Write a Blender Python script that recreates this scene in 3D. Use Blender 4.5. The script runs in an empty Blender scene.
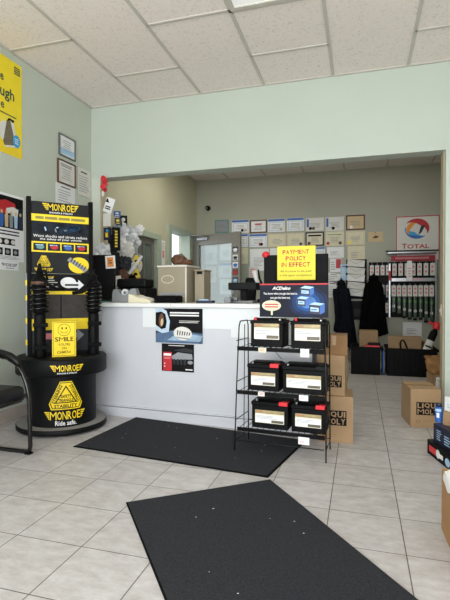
import bpy, bmesh, math, random
from mathutils import Matrix, Vector, noise
from math import sin, cos, pi, radians, atan2, hypot
random.seed(7)
SC = bpy.context.scene
COL = SC.collection

# ------------------------------------------------------------------ camera, world, light, exposure
cam_d = bpy.data.cameras.new('camera')
cam = bpy.data.objects.new('camera', cam_d)
COL.objects.link(cam)
cam_d.sensor_fit = 'HORIZONTAL'
cam_d.sensor_width = 36.0
cam_d.lens = 36.0 * 455 / 450
cam_d.clip_start = 0.05
cam.location = (0, 0, 0.99)
cam.rotation_euler = (radians(90) - math.atan(5 / 455), 0, radians(16.5))
SC.camera = cam

SC.view_settings.view_transform = 'Standard'
SC.view_settings.look = 'None'
SC.view_settings.gamma = 1
SC.view_settings.use_curve_mapping = False
SC.view_settings.exposure = 0.0

world = bpy.data.worlds.new('daylight')
SC.world = world
world.use_nodes = True
bg = world.node_tree.nodes['Background']
bg.inputs[0].default_value = (0.86, 0.93, 1.0, 1)
bg.inputs[1].default_value = 2.3


def area(name, loc, rot, sx, sy, power, col):
    l = bpy.data.lights.new(name, 'AREA')
    l.shape = 'RECTANGLE'
    l.size, l.size_y, l.energy, l.color = sx, sy, power, col
    o = bpy.data.objects.new(name, l)
    COL.objects.link(o)
    o.location, o.rotation_euler = loc, rot
    return o


# daylight falling through the shop front behind the camera
area('shopfront_daylight', (-0.3, -1.72, 1.5), (radians(90), 0, 0), 4.2, 2.3, 142, (0.93, 0.96, 1.0))
# added fill lamp tilted up to brighten the ceiling, in place of bounced daylight
area('ceiling_fill', (-0.3, -1.74, 0.75), (radians(128), 0, 0), 4.2, 0.8, 70, (1.0, 0.94, 0.90))
# added lamps, out of view above the header, to light the back office
area('office_fill', (-1.75, 5.35, 2.86), (0, 0, 0), 0.55, 1.15, 17, (1.0, 0.95, 0.82))
area('office_fill', (0.7, 5.6, 2.86), (0, 0, 0), 0.55, 1.15, 5, (1.0, 0.93, 0.78))


# ------------------------------------------------------------------ materials
def lin(h):
    h = h.lstrip('#')
    r = []
    for i in (0, 2, 4):
        c = int(h[i:i + 2], 16) / 255
        r.append(c / 12.92 if c <= 0.04045 else ((c + 0.055) / 1.055) ** 2.4)
    return (*r, 1)


MATS = {}


def M(name, h=None, rough=0.6, metal=0.0, var=0.06, scale=14, bump=0.0, bscale=120, trans=0.0, alpha=1.0, emit=0.0, spec=0.5, detail=4):
    """procedural material: a base colour broken up by noise, optional bump"""
    if name in MATS:
        return MATS[name]
    m = bpy.data.materials.new(name)
    m.use_nodes = True
    nt = m.node_tree
    b = nt.nodes['Principled BSDF']
    b.inputs['Roughness'].default_value = rough
    b.inputs['Metallic'].default_value = metal
    b.inputs['Specular IOR Level'].default_value = spec
    b.inputs['Transmission Weight'].default_value = trans
    b.inputs['Alpha'].default_value = alpha
    c = lin(h)
    tc = nt.nodes.new('ShaderNodeTexCoord')
    nz = nt.nodes.new('ShaderNodeTexNoise')
    nz.inputs['Scale'].default_value = scale
    nz.inputs['Detail'].default_value = detail
    rp = nt.nodes.new('ShaderNodeValToRGB')
    rp.color_ramp.elements[0].position = 0.3
    rp.color_ramp.elements[1].position = 0.7
    rp.color_ramp.elements[0].color = tuple(max(0, v * (1 - var)) for v in c[:3]) + (1,)
    rp.color_ramp.elements[1].color = tuple(min(1, v * (1 + var)) for v in c[:3]) + (1,)
    nt.links.new(tc.outputs['Object'], nz.inputs['Vector'])
    nt.links.new(nz.outputs['Fac'], rp.inputs['Fac'])
    nt.links.new(rp.outputs['Color'], b.inputs['Base Color'])
    if emit:
        b.inputs['Emission Color'].default_value = c
        b.inputs['Emission Strength'].default_value = emit
    if bump:
        n2 = nt.nodes.new('ShaderNodeTexNoise')
        n2.inputs['Scale'].default_value = bscale
        n2.inputs['Detail'].default_value = 3
        bp = nt.nodes.new('ShaderNodeBump')
        bp.inputs['Strength'].default_value = bump
        bp.inputs['Distance'].default_value = 0.004
        nt.links.new(tc.outputs['Object'], n2.inputs['Vector'])
        nt.links.new(n2.outputs['Fac'], bp.inputs['Height'])
        nt.links.new(bp.outputs['Normal'], b.inputs['Normal'])
    MATS[name] = m
    return m


def floor_material():
    m = bpy.data.materials.new('ceramic_floor_tiles')
    m.use_nodes = True
    nt = m.node_tree
    N, L = nt.nodes, nt.links
    b = N['Principled BSDF']
    tc = N.new('ShaderNodeTexCoord')
    mp = N.new('ShaderNodeMapping')
    mp.inputs['Location'].default_value = (-0.1735 + 0.305 * 40, -1.248 + 0.298 * 40, 0)
    br = N.new('ShaderNodeTexBrick')
    br.offset = 0.0
    br.squash = 1.0
    br.inputs['Scale'].default_value = 1.0
    br.inputs['Brick Width'].default_value = 0.305
    br.inputs['Row Height'].default_value = 0.298
    br.inputs['Mortar Size'].default_value = 0.0024
    br.inputs['Mortar Smooth'].default_value = 0.2
    br.inputs['Bias'].default_value = 0.0
    br.inputs['Color1'].default_value = lin('#c6c3c2')
    br.inputs['Color2'].default_value = lin('#cecccc')
    br.inputs['Mortar'].default_value = lin('#6d665e')
    L.new(tc.outputs['Object'], mp.inputs['Vector'])
    L.new(mp.outputs['Vector'], br.inputs['Vector'])
    n1 = N.new('ShaderNodeTexNoise')
    n1.inputs['Scale'].default_value = 15
    n1.inputs['Detail'].default_value = 12
    n1.inputs['Roughness'].default_value = 0.72
    n1.inputs['Distortion'].default_value = 0.0
    mp2 = N.new('ShaderNodeMapping')
    mp2.inputs['Scale'].default_value = (0.7, 1.25, 1)
    L.new(tc.outputs['Object'], mp2.inputs['Vector'])
    L.new(mp2.outputs['Vector'], n1.inputs['Vector'])
    rp = N.new('ShaderNodeValToRGB')
    rp.color_ramp.elements[0].position = 0.35
    rp.color_ramp.elements[0].color = (0.72, 0.69, 0.66, 1)
    rp.color_ramp.elements[1].position = 0.68
    rp.color_ramp.elements[1].color = (1.0, 1.0, 1.0, 1)
    L.new(n1.outputs['Fac'], rp.inputs['Fac'])
    mx = N.new('ShaderNodeMixRGB')
    mx.blend_type = 'MULTIPLY'
    mx.inputs[0].default_value = 1
    L.new(br.outputs['Color'], mx.inputs[1])
    L.new(rp.outputs['Color'], mx.inputs[2])
    L.new(mx.outputs['Color'], b.inputs['Base Color'])
    b.inputs['Roughness'].default_value = 0.42
    bp = N.new('ShaderNodeBump')
    bp.invert = True
    bp.inputs['Strength'].default_value = 0.5
    bp.inputs['Distance'].default_value = 0.002
    L.new(br.outputs['Fac'], bp.inputs['Height'])
    L.new(bp.outputs['Normal'], b.inputs['Normal'])
    return m


def ceiling_material():
    m = bpy.data.materials.new('mineral_fibre_ceiling_tile')
    m.use_nodes = True
    nt = m.node_tree
    N, L = nt.nodes, nt.links
    b = N['Principled BSDF']
    tc = N.new('ShaderNodeTexCoord')
    n1 = N.new('ShaderNodeTexNoise')
    n1.inputs['Scale'].default_value = 46
    n1.inputs['Detail'].default_value = 5
    n1.inputs['Roughness'].default_value = 0.8
    rp = N.new('ShaderNodeValToRGB')
    rp.color_ramp.elements[0].position = 0.36
    rp.color_ramp.elements[0].color = lin('#d0c8c0')
    rp.color_ramp.elements[1].position = 0.46
    rp.color_ramp.elements[1].color = lin('#ece3dc')
    L.new(tc.outputs['Object'], n1.inputs['Vector'])
    L.new(n1.outputs['Fac'], rp.inputs['Fac'])
    L.new(rp.outputs['Color'], b.inputs['Base Color'])
    b.inputs['Roughness'].default_value = 0.9
    bp = N.new('ShaderNodeBump')
    bp.inputs['Strength'].default_value = 0.35
    bp.inputs['Distance'].default_value = 0.003
    L.new(n1.outputs['Fac'], bp.inputs['Height'])
    L.new(bp.outputs['Normal'], b.inputs['Normal'])
    return m


def carpet_material():
    m = M('ribbed_charcoal_carpet', '#313236', 0.95, var=0.45, scale=260, bump=0.8, bscale=420, spec=0.15)
    return m


def glass_material():
    m = bpy.data.materials.new('window_glass')
    m.use_nodes = True
    nt = m.node_tree
    N, L = nt.nodes, nt.links
    for n in list(N):
        N.remove(n)
    out = N.new('ShaderNodeOutputMaterial')
    mix = N.new('ShaderNodeMixShader')
    fr = N.new('ShaderNodeLayerWeight')
    fr.inputs['Blend'].default_value = 0.25
    pw = N.new('ShaderNodeMath')
    pw.operation = 'POWER'
    pw.inputs[1].default_value = 3.0
    L.new(fr.outputs['Facing'], pw.inputs[0])
    ad = N.new('ShaderNodeMath')
    ad.operation = 'ADD'
    ad.inputs[1].default_value = 0.14
    L.new(pw.outputs[0], ad.inputs[0])
    tr = N.new('ShaderNodeBsdfTransparent')
    tr.inputs[0].default_value = (0.86, 0.92, 0.9, 1)
    gl = N.new('ShaderNodeBsdfGlossy')
    gl.inputs['Roughness'].default_value = 0.03
    L.new(ad.outputs[0], mix.inputs[0])
    L.new(tr.outputs[0], mix.inputs[1])
    L.new(gl.outputs[0], mix.inputs[2])
    L.new(mix.outputs[0], out.inputs[0])
    return m


PAINT = M('pale_mint_wall_paint', '#c2c9bc', 0.55, var=0.025, scale=2.2, bump=0.06, bscale=160)
PAINT_HEAD = M('pale_mint_header_paint', '#b9c2b7', 0.5, var=0.02, scale=2.2, bump=0.05, bscale=160)
PAINT_B = M('greyish_office_wall_paint', '#a9aa9b', 0.6, var=0.05, scale=1.6, bump=0.06, bscale=160)  # greyer base colour for walls behind the header
PAINT_BL = M('yellowish_office_wall_paint', '#bfbda4', 0.6, var=0.05, scale=1.6, bump=0.06, bscale=160)  # lighter, yellower base colour for the office left wall
BEIGE = M('beige_jamb_paint', '#b3a88f', 0.6, var=0.06)
CASING = M('sage_door_casing', '#a4b0a0', 0.45, var=0.04)
FLOOR = floor_material()
CEIL = ceiling_material()
GRID = M('ceiling_grid_metal', '#c3beb4', 0.5, var=0.04)
SKIRT = M('stone_skirting_tile', '#b3aaa0', 0.5, var=0.12, scale=9)
CARPET = carpet_material()
GLASS = glass_material()
BLACK = M('black_plastic', '#08080a', 0.55, var=0.2, spec=0.13)
BLACKM = M('matte_black_laminate', '#0b0c0e', 0.55, var=0.12, spec=0.18)
BLACKR = M('black_rubber', '#070708', 0.7, var=0.3, scale=40, spec=0.1)
CHROMEB = M('gloss_black_tube', '#0c0c0d', 0.18, var=0.1)
VINYL = M('black_vinyl_upholstery', '#0a0a0b', 0.4, var=0.2, bump=0.15, bscale=200, spec=0.3)
WIRE = M('black_wire', '#1a1a1c', 0.35, metal=0.6, var=0.1)
STEEL = M('brushed_steel', '#a6a8aa', 0.32, metal=0.85, var=0.08, scale=30)
ALU = M('anodised_aluminium', '#84817a', 0.45, metal=0.35, var=0.08, scale=22)
GREYST = M('grey_steel', '#6f7072', 0.4, metal=0.6, var=0.1)
DISC = M('grey_speckled_laminate', '#8f8d88', 0.6, var=0.14, scale=90)
WHITE = M('white_paper', '#e9eaea', 0.7, var=0.02)
OFFW = M('offwhite_paper', '#d9d8d2', 0.7, var=0.03)
CREAM = M('cream_paper', '#d9d2b6', 0.7, var=0.04)
TAN = M('tan_paper', '#c9b48c', 0.7, var=0.05)
GREYP = M('grey_print', '#8d9196', 0.7, var=0.08)
INK = M('black_ink', '#0f0f11', 0.65, var=0.1, spec=0.15)
DKGREY = M('dark_grey_print', '#303236', 0.6, var=0.1, spec=0.2)
YEL = M('yellow_print', '#f4dc22', 0.5, var=0.03)
YEL2 = M('monroe_yellow', '#f2d31c', 0.45, var=0.03)
YELF = M('fluorescent_yellow_paper', '#f0de45', 0.6, var=0.02)
RED = M('red_print', '#b81e2a', 0.5, var=0.05)
REDT = M('red_plastic', '#d5212c', 0.4, var=0.06)
NAVY = M('navy_print', '#141a38', 0.45, var=0.15, scale=6)
BLUE = M('blue_print', '#2f62b0', 0.5, var=0.08)
SKYB = M('sky_blue_print', '#2f9fd8', 0.5, var=0.06)
CYANB = M('pale_blue_print', '#a9cbe6', 0.5, var=0.08)
TEAL = M('teal_print', '#5f8a8c', 0.6, var=0.1)
GREEN = M('green_plastic', '#3f8f34', 0.4, var=0.15)
ORANGE = M('orange_print', '#e08a25', 0.5, var=0.05)
PINK = M('pink_print', '#d9868f', 0.6, var=0.08)
BROWN = M('brown_wood', '#5b3a26', 0.6, var=0.2)
KRAFT = M('kraft_cardboard', '#9f8260', 0.75, var=0.06, scale=8, bump=0.05, bscale=90)
KRAFT2 = M('brown_kraft_cardboard', '#a27b50', 0.75, var=0.07, scale=8, bump=0.05, bscale=90)
TAPE = M('packing_tape', '#a07d52', 0.25, var=0.05)
LAM = M('grey_white_laminate', '#c6c9cf', 0.28, var=0.02, scale=4)
BANDW = M('counter_band_white', '#dde2e3', 0.25, var=0.02, scale=4)
LAMT = M('white_countertop', '#e2e4e2', 0.3, var=0.02, scale=4)
CLOTHN = M('navy_jacket_cloth', '#12151d', 0.95, var=0.3, scale=30, bump=0.3, bscale=160, spec=0.1)
CLOTHB = M('black_jacket_cloth', '#070708', 0.95, var=0.3, scale=30, bump=0.3, bscale=160, spec=0.08)
WOODD = M('dark_grained_panel', '#2e2823', 0.6, var=0.45, scale=24)
BIN = M('frosted_beige_plastic', '#958b76', 0.35, var=0.06, scale=5)
BINL = M('frosted_rim_plastic', '#d6d3cb', 0.3, var=0.04)
REFLGL = M('grey_reflection_glass', '#5d6664', 0.12, var=0.15, scale=3)  # grey reflection in the door glass painted as its base colour
EXTW = M('sunlit_rendered_wall', '#d8d8d2', 0.8, var=0.06, scale=5)
EXTG = M('asphalt', '#77767a', 0.9, var=0.15, scale=30)
DIFF = M('troffer_diffuser', '#f3f4f2', 0.5, var=0.01, emit=0.22)
BPAD = M('brake_pad_grey', '#6d6650', 0.7, var=0.3, scale=60)
PHOTOB = M('dusky_photo', '#20262f', 0.6, var=0.6, scale=16, spec=0.15)
GLOWB = M('electric_blue_print', '#2c6cb4', 0.45, var=0.6, scale=8)
CLEARP = M('clear_wrap', '#c9ccd0', 0.2, var=0.25, scale=18)


# ------------------------------------------------------------------ mesh builder
_txt_cache = {}


def text_geo(s, bold, shear):
    k = (s, bold, shear)
    if k in _txt_cache:
        return _txt_cache[k]
    cu = bpy.data.curves.new('t', 'FONT')
    cu.body = s
    cu.align_x = 'LEFT'
    cu.offset = bold
    cu.shear = shear
    cu.resolution_u = 2
    o = bpy.data.objects.new('t', cu)
    COL.objects.link(o)
    dg = bpy.context.evaluated_depsgraph_get()
    me = bpy.data.meshes.new_from_object(o.evaluated_get(dg))
    vs = [(v.co.x, v.co.y) for v in me.vertices]
    fs = [tuple(p.vertices) for p in me.polygons]
    bpy.data.objects.remove(o)
    bpy.data.curves.remove(cu)
    bpy.data.meshes.remove(me)
    x0, x1 = min(v[0] for v in vs), max(v[0] for v in vs)
    y0, y1 = min(v[1] for v in vs), max(v[1] for v in vs)
    vs = [((x - x0) / (x1 - x0), (y - y0) / (y1 - y0)) for x, y in vs]
    _txt_cache[k] = (vs, fs)
    return vs, fs


def clipx(pts, x, sgn):
    out = []
    for i, p in enumerate(pts):
        q = pts[(i + 1) % len(pts)]
        a, b = (p[0] - x) * sgn, (q[0] - x) * sgn
        if a >= 0:
            out.append(p)
        if a * b < 0:
            f = a / (a - b)
            out.append((x, p[1] + (q[1] - p[1]) * f))
    return out


class MB:
    def __init__(s):
        s.bm = bmesh.new()
        s.mats = []
        s.T = Matrix()
        s.wrap = None

    def mi(s, m):
        if m not in s.mats:
            s.mats.append(m)
        return s.mats.index(m)

    def add(s, vs, fs, m, smooth=False):
        i = s.mi(m)
        if s.wrap:
            R = s.wrap
            vs = [((R - v[1]) * sin(v[0] / R), -(R - v[1]) * cos(v[0] / R), v[2]) for v in vs]
        bv = [s.bm.verts.new(s.T @ Vector(v)) for v in vs]
        out = []
        for f in fs:
            try:
                q = s.bm.faces.new([bv[k] for k in f])
            except ValueError:
                continue
            q.material_index = i
            q.smooth = smooth
            out.append(q)
        return bv, out

    def box(s, x0, x1, y0, y1, z0, z1, m, bev=0.0, seg=2, taper=0.0):
        x0, x1 = min(x0, x1), max(x0, x1)
        y0, y1 = min(y0, y1), max(y0, y1)
        z0, z1 = min(z0, z1), max(z0, z1)
        t = taper
        vs = [(x0 + t, y0 + t, z0), (x1 - t, y0 + t, z0), (x1 - t, y1 - t, z0), (x0 + t, y1 - t, z0), (x0, y0, z1), (x1, y0, z1), (x1, y1, z1), (x0, y1, z1)]
        fs = [(0, 3, 2, 1), (4, 5, 6, 7), (0, 1, 5, 4), (1, 2, 6, 5), (2, 3, 7, 6), (3, 0, 4, 7)]
        bv, bf = s.add(vs, fs, m)
        if bev:
            es = list({e for f in bf for e in f.edges})
            r = bmesh.ops.bevel(s.bm, geom=es, offset=bev, segments=seg, affect='EDGES', profile=0.5)
            i = s.mi(m)
            for f in r['faces']:
                f.material_index = i
                f.smooth = True
        return s

    def cyl(s, p0, p1, r0, m, r1=None, seg=20, caps=True):
        p0, p1 = Vector(p0), Vector(p1)
        r1 = r0 if r1 is None else r1
        d = (p1 - p0).normalized()
        a = d.orthogonal().normalized()
        b = d.cross(a)
        vs = []
        for k in range(seg):
            t = 2 * pi * k / seg
            u = a * cos(t) + b * sin(t)
            vs += [p0 + u * r0, p1 + u * r1]
        fs = [(2 * k, 2 * ((k + 1) % seg), 2 * ((k + 1) % seg) + 1, 2 * k + 1) for k in range(seg)]
        s.add(vs, fs, m, True)
        if caps:
            s.add([vs[2 * k] for k in range(seg)][::-1], [tuple(range(seg))], m)
            s.add([vs[2 * k + 1] for k in range(seg)], [tuple(range(seg))], m)
        return s

    def tube(s, pts, r, m, seg=8, closed=False, rs=None):
        pts = [Vector(p) for p in pts]
        n = len(pts)
        rings = []
        prev = None
        for i, p in enumerate(pts):
            if closed:
                d = pts[(i + 1) % n] - pts[i - 1]
            else:
                d = pts[min(i + 1, n - 1)] - pts[max(i - 1, 0)]
            d.normalize()
            if prev is None:
                a = d.orthogonal().normalized()
            else:
                a = (prev - d * prev.dot(d)).normalized()
            prev = a
            b = d.cross(a)
            rr = rs[i] if rs else r
            rings.append([p + (a * cos(2 * pi * k / seg) + b * sin(2 * pi * k / seg)) * rr for k in range(seg)])
        vs = [v for g in rings for v in g]
        fs = []
        for i in range(n if closed else n - 1):
            j = (i + 1) % n
            for k in range(seg):
                l = (k + 1) % seg
                fs.append((i * seg + k, i * seg + l, j * seg + l, j * seg + k))
        if not closed:
            fs.append(tuple(range(seg))[::-1])
            fs.append(tuple((n - 1) * seg + k for k in range(seg)))
        s.add(vs, fs, m, True)
        return s

    def lathe(s, prof, m, c=(0, 0, 0), seg=40, a0=0, a1=2 * pi):
        full = abs(a1 - a0 - 2 * pi) < 1e-6
        n = seg if full else seg + 1
        vs = []
        for r, z in prof:
            for k in range(n):
                t = a0 + (a1 - a0) * k / seg
                vs.append((c[0] + r * cos(t), c[1] + r * sin(t), c[2] + z))
        fs = []
        for i in range(len(prof) - 1):
            for k in range(seg):
                l = (k + 1) % n
                fs.append((i * n + k, i * n + l, (i + 1) * n + l, (i + 1) * n + k))
        s.add(vs, fs, m, True)
        return s

    def loft(s, rings, m, smooth=True, cap=True):
        n = len(rings[0])
        vs = [v for g in rings for v in g]
        fs = []
        for i in range(len(rings) - 1):
            for k in range(n):
                l = (k + 1) % n
                fs.append((i * n + k, i * n + l, (i + 1) * n + l, (i + 1) * n + k))
        if cap:
            fs.append(tuple(range(n))[::-1])
            fs.append(tuple((len(rings) - 1) * n + k for k in range(n)))
        s.add(vs, fs, m, smooth)
        return s

    # flat print on a plane facing local -Y ---------------------------------
    def rect(s, x0, z0, x1, z1, y, m):
        s.add([(x0, y, z0), (x1, y, z0), (x1, y, z1), (x0, y, z1)], [(0, 1, 2, 3)], m)
        return s

    def poly(s, pts, y, m):
        if s.wrap:  # slice into narrow vertical strips so the print follows the drum
            lo, hi, st = min(p[0] for p in pts), max(p[0] for p in pts), 0.008
            x = lo
            while x < hi - 1e-6:
                q = clipx(clipx(pts, x, 1), min(x + st, hi), -1)
                if len(q) > 2:
                    s.add([(p[0], y, p[1]) for p in q], [tuple(range(len(q)))], m)
                x += st
            return s
        s.add([(p[0], y, p[1]) for p in pts], [tuple(range(len(pts)))], m)
        return s

    def ell(s, cx, cz, rx, rz, y, m, seg=28, rot=0.0):
        pts = []
        for k in range(seg):
            a = 2 * pi * k / seg
            u, v = rx * cos(a), rz * sin(a)
            pts.append((cx + u * cos(rot) - v * sin(rot), cz + u * sin(rot) + v * cos(rot)))
        return s.poly(pts, y, m)

    def ring(s, cx, cz, r0, r1, y, m, a0=0, a1=2 * pi, seg=36, taper=False, sz=1.0):
        vs, fs = [], []
        for k in range(seg + 1):
            f = k / seg
            a = a0 + (a1 - a0) * f
            w = (r1 - r0) * (sin(pi * f) if taper else 1)
            for r in (r1 - w, r1):
                vs.append((cx + r * cos(a), y, cz + r * sin(a) * sz))
        for k in range(seg):
            fs.append((2 * k, 2 * k + 1, 2 * k + 3, 2 * k + 2))
        s.add(vs, fs, m)
        return s

    def text(s, t, x0, z0, x1, z1, y, m, bold=0.0, shear=0.0, rot=0.0, curve=None):
        vs, fs = text_geo(t, bold, shear)
        cx, cz = (x0 + x1) / 2, (z0 + z1) / 2
        out = []
        for u, v in vs:
            px, pz = x0 + u * (x1 - x0), z0 + v * (z1 - z0)
            if rot:
                dx, dz = px - cx, pz - cz
                px, pz = cx + dx * cos(rot) - dz * sin(rot), cz + dx * sin(rot) + dz * cos(rot)
            out.append((px, y, pz))
        s.add(out, fs, m)
        return s

    def word(s, t, x0, z0, x1, z1, y, m, bold=0.02, gap=0.16, shear=0.0):
        """capitals set one by one so that wide letters keep their width"""
        wd = {'M': 1.6, 'W': 1.4, 'I': 0.3, 'E': 0.82, 'F': 0.8, 'L': 0.78, ' ': 0.45, 'O': 1.1, 'Q': 1.12, 'C': 1.0, 'T': 0.95}
        tot = sum(wd.get(c, 1.0) for c in t) + gap * (len(t) - 1)
        k = (x1 - x0) / tot
        x = x0
        for c in t:
            w = wd.get(c, 1.0) * k
            if c != ' ':
                s.text(c, x, z0, x + w, z1, y, m, 0.0 if c in 'MNW' else bold, shear)
            x += w + gap * k
        return s

    def lines(s, x0, z0, x1, z1, n, y, m, fill=0.45, ragged=0.3, center=False):
        """n thin bars standing for lines of print too small to read"""
        h = (z1 - z0) / n
        for k in range(n):
            w = (x1 - x0) * (1 - ragged * random.random())
            a = x0 + ((x1 - x0) - w) / 2 if center else x0
            zc = z1 - (k + 0.5) * h
            s.rect(a, zc - h * fill / 2, a + w, zc + h * fill / 2, y, m)
        return s

    def blob(s, c, r, m, amt=0.25, sc=6.0, sub=3, seed=0.0, flat=False):
        tmp = bmesh.new()
        bmesh.ops.create_icosphere(tmp, subdivisions=sub, radius=1.0)
        vs = []
        for v in tmp.verts:
            d = 1 + amt * noise.noise(v.co * sc * 0.4 + Vector((seed, seed * 1.7, -seed))) + amt * 0.6 * noise.noise(v.co * sc + Vector((seed, 0, seed)))
            vs.append((c[0] + v.co.x * r[0] * d, c[1] + v.co.y * r[1] * d, c[2] + v.co.z * r[2] * d))
        s.add(vs, [tuple(v.index for v in f.verts) for f in tmp.faces], m, not flat)
        tmp.free()
        return s

    def jitter(s, amt, sc=9.0):
        for v in s.bm.verts:
            n = noise.noise_vector(v.co * sc)
            v.co += n * amt
        return s

    def build(s, name, parent=None, loc=None, rz=0.0, rot=None):
        me = bpy.data.meshes.new(name)
        s.bm.normal_update()
        s.bm.to_mesh(me)
        s.bm.free()
        for m in s.mats:
            me.materials.append(m)
        o = bpy.data.objects.new(name, me)
        COL.objects.link(o)
        if parent is not None:
            o.parent = parent
        if loc is not None:
            o.location = loc
        if rot is not None:
            o.rotation_euler = rot
        elif rz:
            o.rotation_euler = (0, 0, rz)
        return o


def tag(o, label, cat, group=None, kind=None):
    o['label'] = label
    o['category'] = cat
    if group:
        o['group'] = group
    if kind:
        o['kind'] = kind
    return o


def thing(name, label, cat, loc=(0, 0, 0), rz=0.0, group=None):
    o = bpy.data.objects.new(name, None)
    o.empty_display_size = 0.05
    COL.objects.link(o)
    o.location = loc
    o.rotation_euler = (0, 0, rz)
    return tag(o, label, cat, group)


def struct(mb, name):
    o = mb.build(name)
    o['kind'] = 'structure'
    return o


def sheet(name, label, cat, loc, rz, w, h, t, paper, draw=None, group=None, tilt=0.0, edge=None, part=None):
    """flat printed thing: a thin board, lower-left front corner at loc, facing local -Y; draw(mb, y) prints on it"""
    mb = MB()
    mb.box(0, w, -t, 0, 0, h, edge or paper)
    if edge:
        mb.rect(0, 0, w, h, -t - 0.0002, paper)
    if draw:
        draw(mb, -t - 0.0006)
    o = mb.build(name, loc=loc, rot=(0, tilt, rz))
    return tag(o, label, cat, group)


W90 = radians(90)

# ------------------------------------------------------------------ the room
mb = MB(); mb.box(-2.8, 2.3, -1.7, 7.4, -0.12, 0.0, FLOOR); struct(mb, 'floor')
mb = MB(); mb.box(-2.8, 2.3, -1.7, 7.4, 2.9, 3.0, CEIL); struct(mb, 'ceiling')
# T-bar grid
mb = MB()
xs = [-2.06 + 0.61 * k for k in range(7)]
for x in xs:
    for (a, b) in ((-1.6, 4.085), (4.235, 7.2)):
        mb.box(x - 0.012, x + 0.012, a, b, 2.893, 2.9005, GRID)
cols = [-2.635] + xs + [2.2]
for k in range(len(cols) - 1):
    off = 2.95 if k % 2 == 0 else 3.56
    y = off - 1.22 * 4
    while y < 7.2:
        if -1.5 < y < 7.15 and not (4.05 < y < 4.26) and not (k == 3 and 1.7 < y < 2.9):
            mb.box(cols[k], cols[k + 1], y - 0.012, y + 0.012, 2.893, 2.9005, GRID)
        y += 1.22
mb.box(-0.845, -0.235, 2.955, 2.979, 2.893, 2.9005, GRID)
for (x0, x1, y0, y1) in ((-2.635, -2.615, -1.6, 4.085), (-2.635, 2.2, 4.065, 4.085), (-2.635, 1.6, 7.18, 7.2), (-2.635, -2.615, 4.235, 7.2)):
    mb.box(x0, x1, y0, y1, 2.89, 2.9005, GRID)
struct(mb, 'trim_1')

# left wall with the two openings of the office
mb = MB()
X0, X1 = -2.8, -2.635
mb.box(X0, X1, -1.7, 4.16, 0, 2.9, PAINT)
struct(mb, 'wall_left')
mb = MB()
for (a, b, z0, z1) in ((4.16, 5.04, 0, 2.9), (5.04, 5.64, 1.745, 2.9), (5.64, 6.09, 0, 2.9), (6.09, 6.83, 1.94, 2.9), (6.83, 7.2, 0, 2.9)):
    mb.box(X0, X1, a, b, z0, z1, PAINT_BL)
struct(mb, 'wall_office_left')
mb = MB(); mb.box(-2.8, 1.75, 7.2, 7.35, 0, 2.9, PAINT_B); struct(mb, 'wall_back')
mb = MB(); mb.box(1.6, 1.75, 4.235, 7.2, 0, 2.9, PAINT_B); struct(mb, 'wall_office_right')
mb = MB()
mb.box(-2.635, 0.67, 4.085, 4.235, 2.177, 2.9, PAINT_HEAD)
struct(mb, 'wall_header')
mb = MB()
mb.box(-2.635, -2.535, 4.085, 4.22, 0, 2.177, PAINT)
struct(mb, 'wall_header_left')
mb = MB()
mb.box(0.67, 2.2, 4.085, 4.235, 0, 2.9, PAINT_HEAD)
mb.box(0.67, 0.80, 4.235, 4.26, 0, 2.9, PAINT_B)
struct(mb, 'wall_header_right')
mb = MB()
mb.box(-2.535, -2.525, 4.09, 4.22, 0, 2.177, BEIGE)
struct(mb, 'trim_2')
mb = MB()
mb.box(0.66, 0.67, 4.13, 4.26, 0, 2.177, BEIGE)
struct(mb, 'trim_3')
mb = MB(); mb.box(2.2, 2.35, -1.7, 4.235, 0, 2.9, PAINT); struct(mb, 'wall_right')
mb = MB()
mb.box(-2.8, 2.35, -1.75, -1.6, 0, 0.3, PAINT)
mb.box(-2.8, 2.35, -1.75, -1.6, 2.7, 2.9, PAINT)
mb.box(-2.8, -2.45, -1.75, -1.6, 0.3, 2.7, PAINT)
mb.box(1.85, 2.35, -1.75, -1.6, 0.3, 2.7, PAINT)
struct(mb, 'wall_front')
# skirting
mb = MB(); mb.box(-2.635, -2.623, -1.6, 4.085, 0.001, 0.1, SKIRT, 0.002); struct(mb, 'baseboard_left')
mb = MB(); mb.box(-2.6, 1.6, 7.188, 7.2, 0.001, 0.1, SKIRT, 0.002); struct(mb, 'baseboard_back')
mb = MB(); mb.box(0.82, 2.2, 4.073, 4.085, 0.001, 0.1, SKIRT, 0.002); struct(mb, 'baseboard_right')
# ground and rendered wall outside the office door
mb = MB(); mb.box(-9, -2.8, 3, 14, -0.15, -0.02, EXTG); struct(mb, 'ground_outside')
mb = MB(); mb.box(-4.6, -4.4, 6.5, 14, -0.02, 2.6, EXTW); struct(mb, 'wall_outside')

# office door 1: glazed, closed
d1 = bpy.data.objects.new('door_1', None); COL.objects.link(d1); d1['kind'] = 'structure'; d1.location = (-2.635, 5.34, 0)
mb = MB()
for (a, b, z0, z1) in ((4.97, 5.05, 0, 1.81), (5.63, 5.75, 0, 1.81), (5.05, 5.63, 1.735, 1.81)):
    mb.box(-0.13, 0.025, a - 5.34, b - 5.34, z0, z1, CASING, 0.004)
mb.build('door_frame', d1)
mb = MB()
for (a, b, z0, z1) in ((5.05, 5.12, 0.01, 1.735), (5.56, 5.63, 0.01, 1.735), (5.12, 5.56, 0.01, 0.2), (5.12, 5.56, 1.66, 1.735), (5.31, 5.34, 0.2, 1.66)):
    mb.box(-0.075, -0.03, a - 5.34, b - 5.34, z0, z1, ALU)
mb.build('door_panel', d1)
mb = MB(); mb.box(-0.056, -0.05, -0.22, 0.22, 0.2, 1.66, REFLGL); mb.build('glass', d1)
mb = MB(); mb.tube([(-0.03, 0.245, 0.85), (0.02, 0.245, 0.86), (0.02, 0.245, 1.1), (-0.03, 0.245, 1.11)], 0.009, STEEL); mb.build('door_handle', d1)

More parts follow.
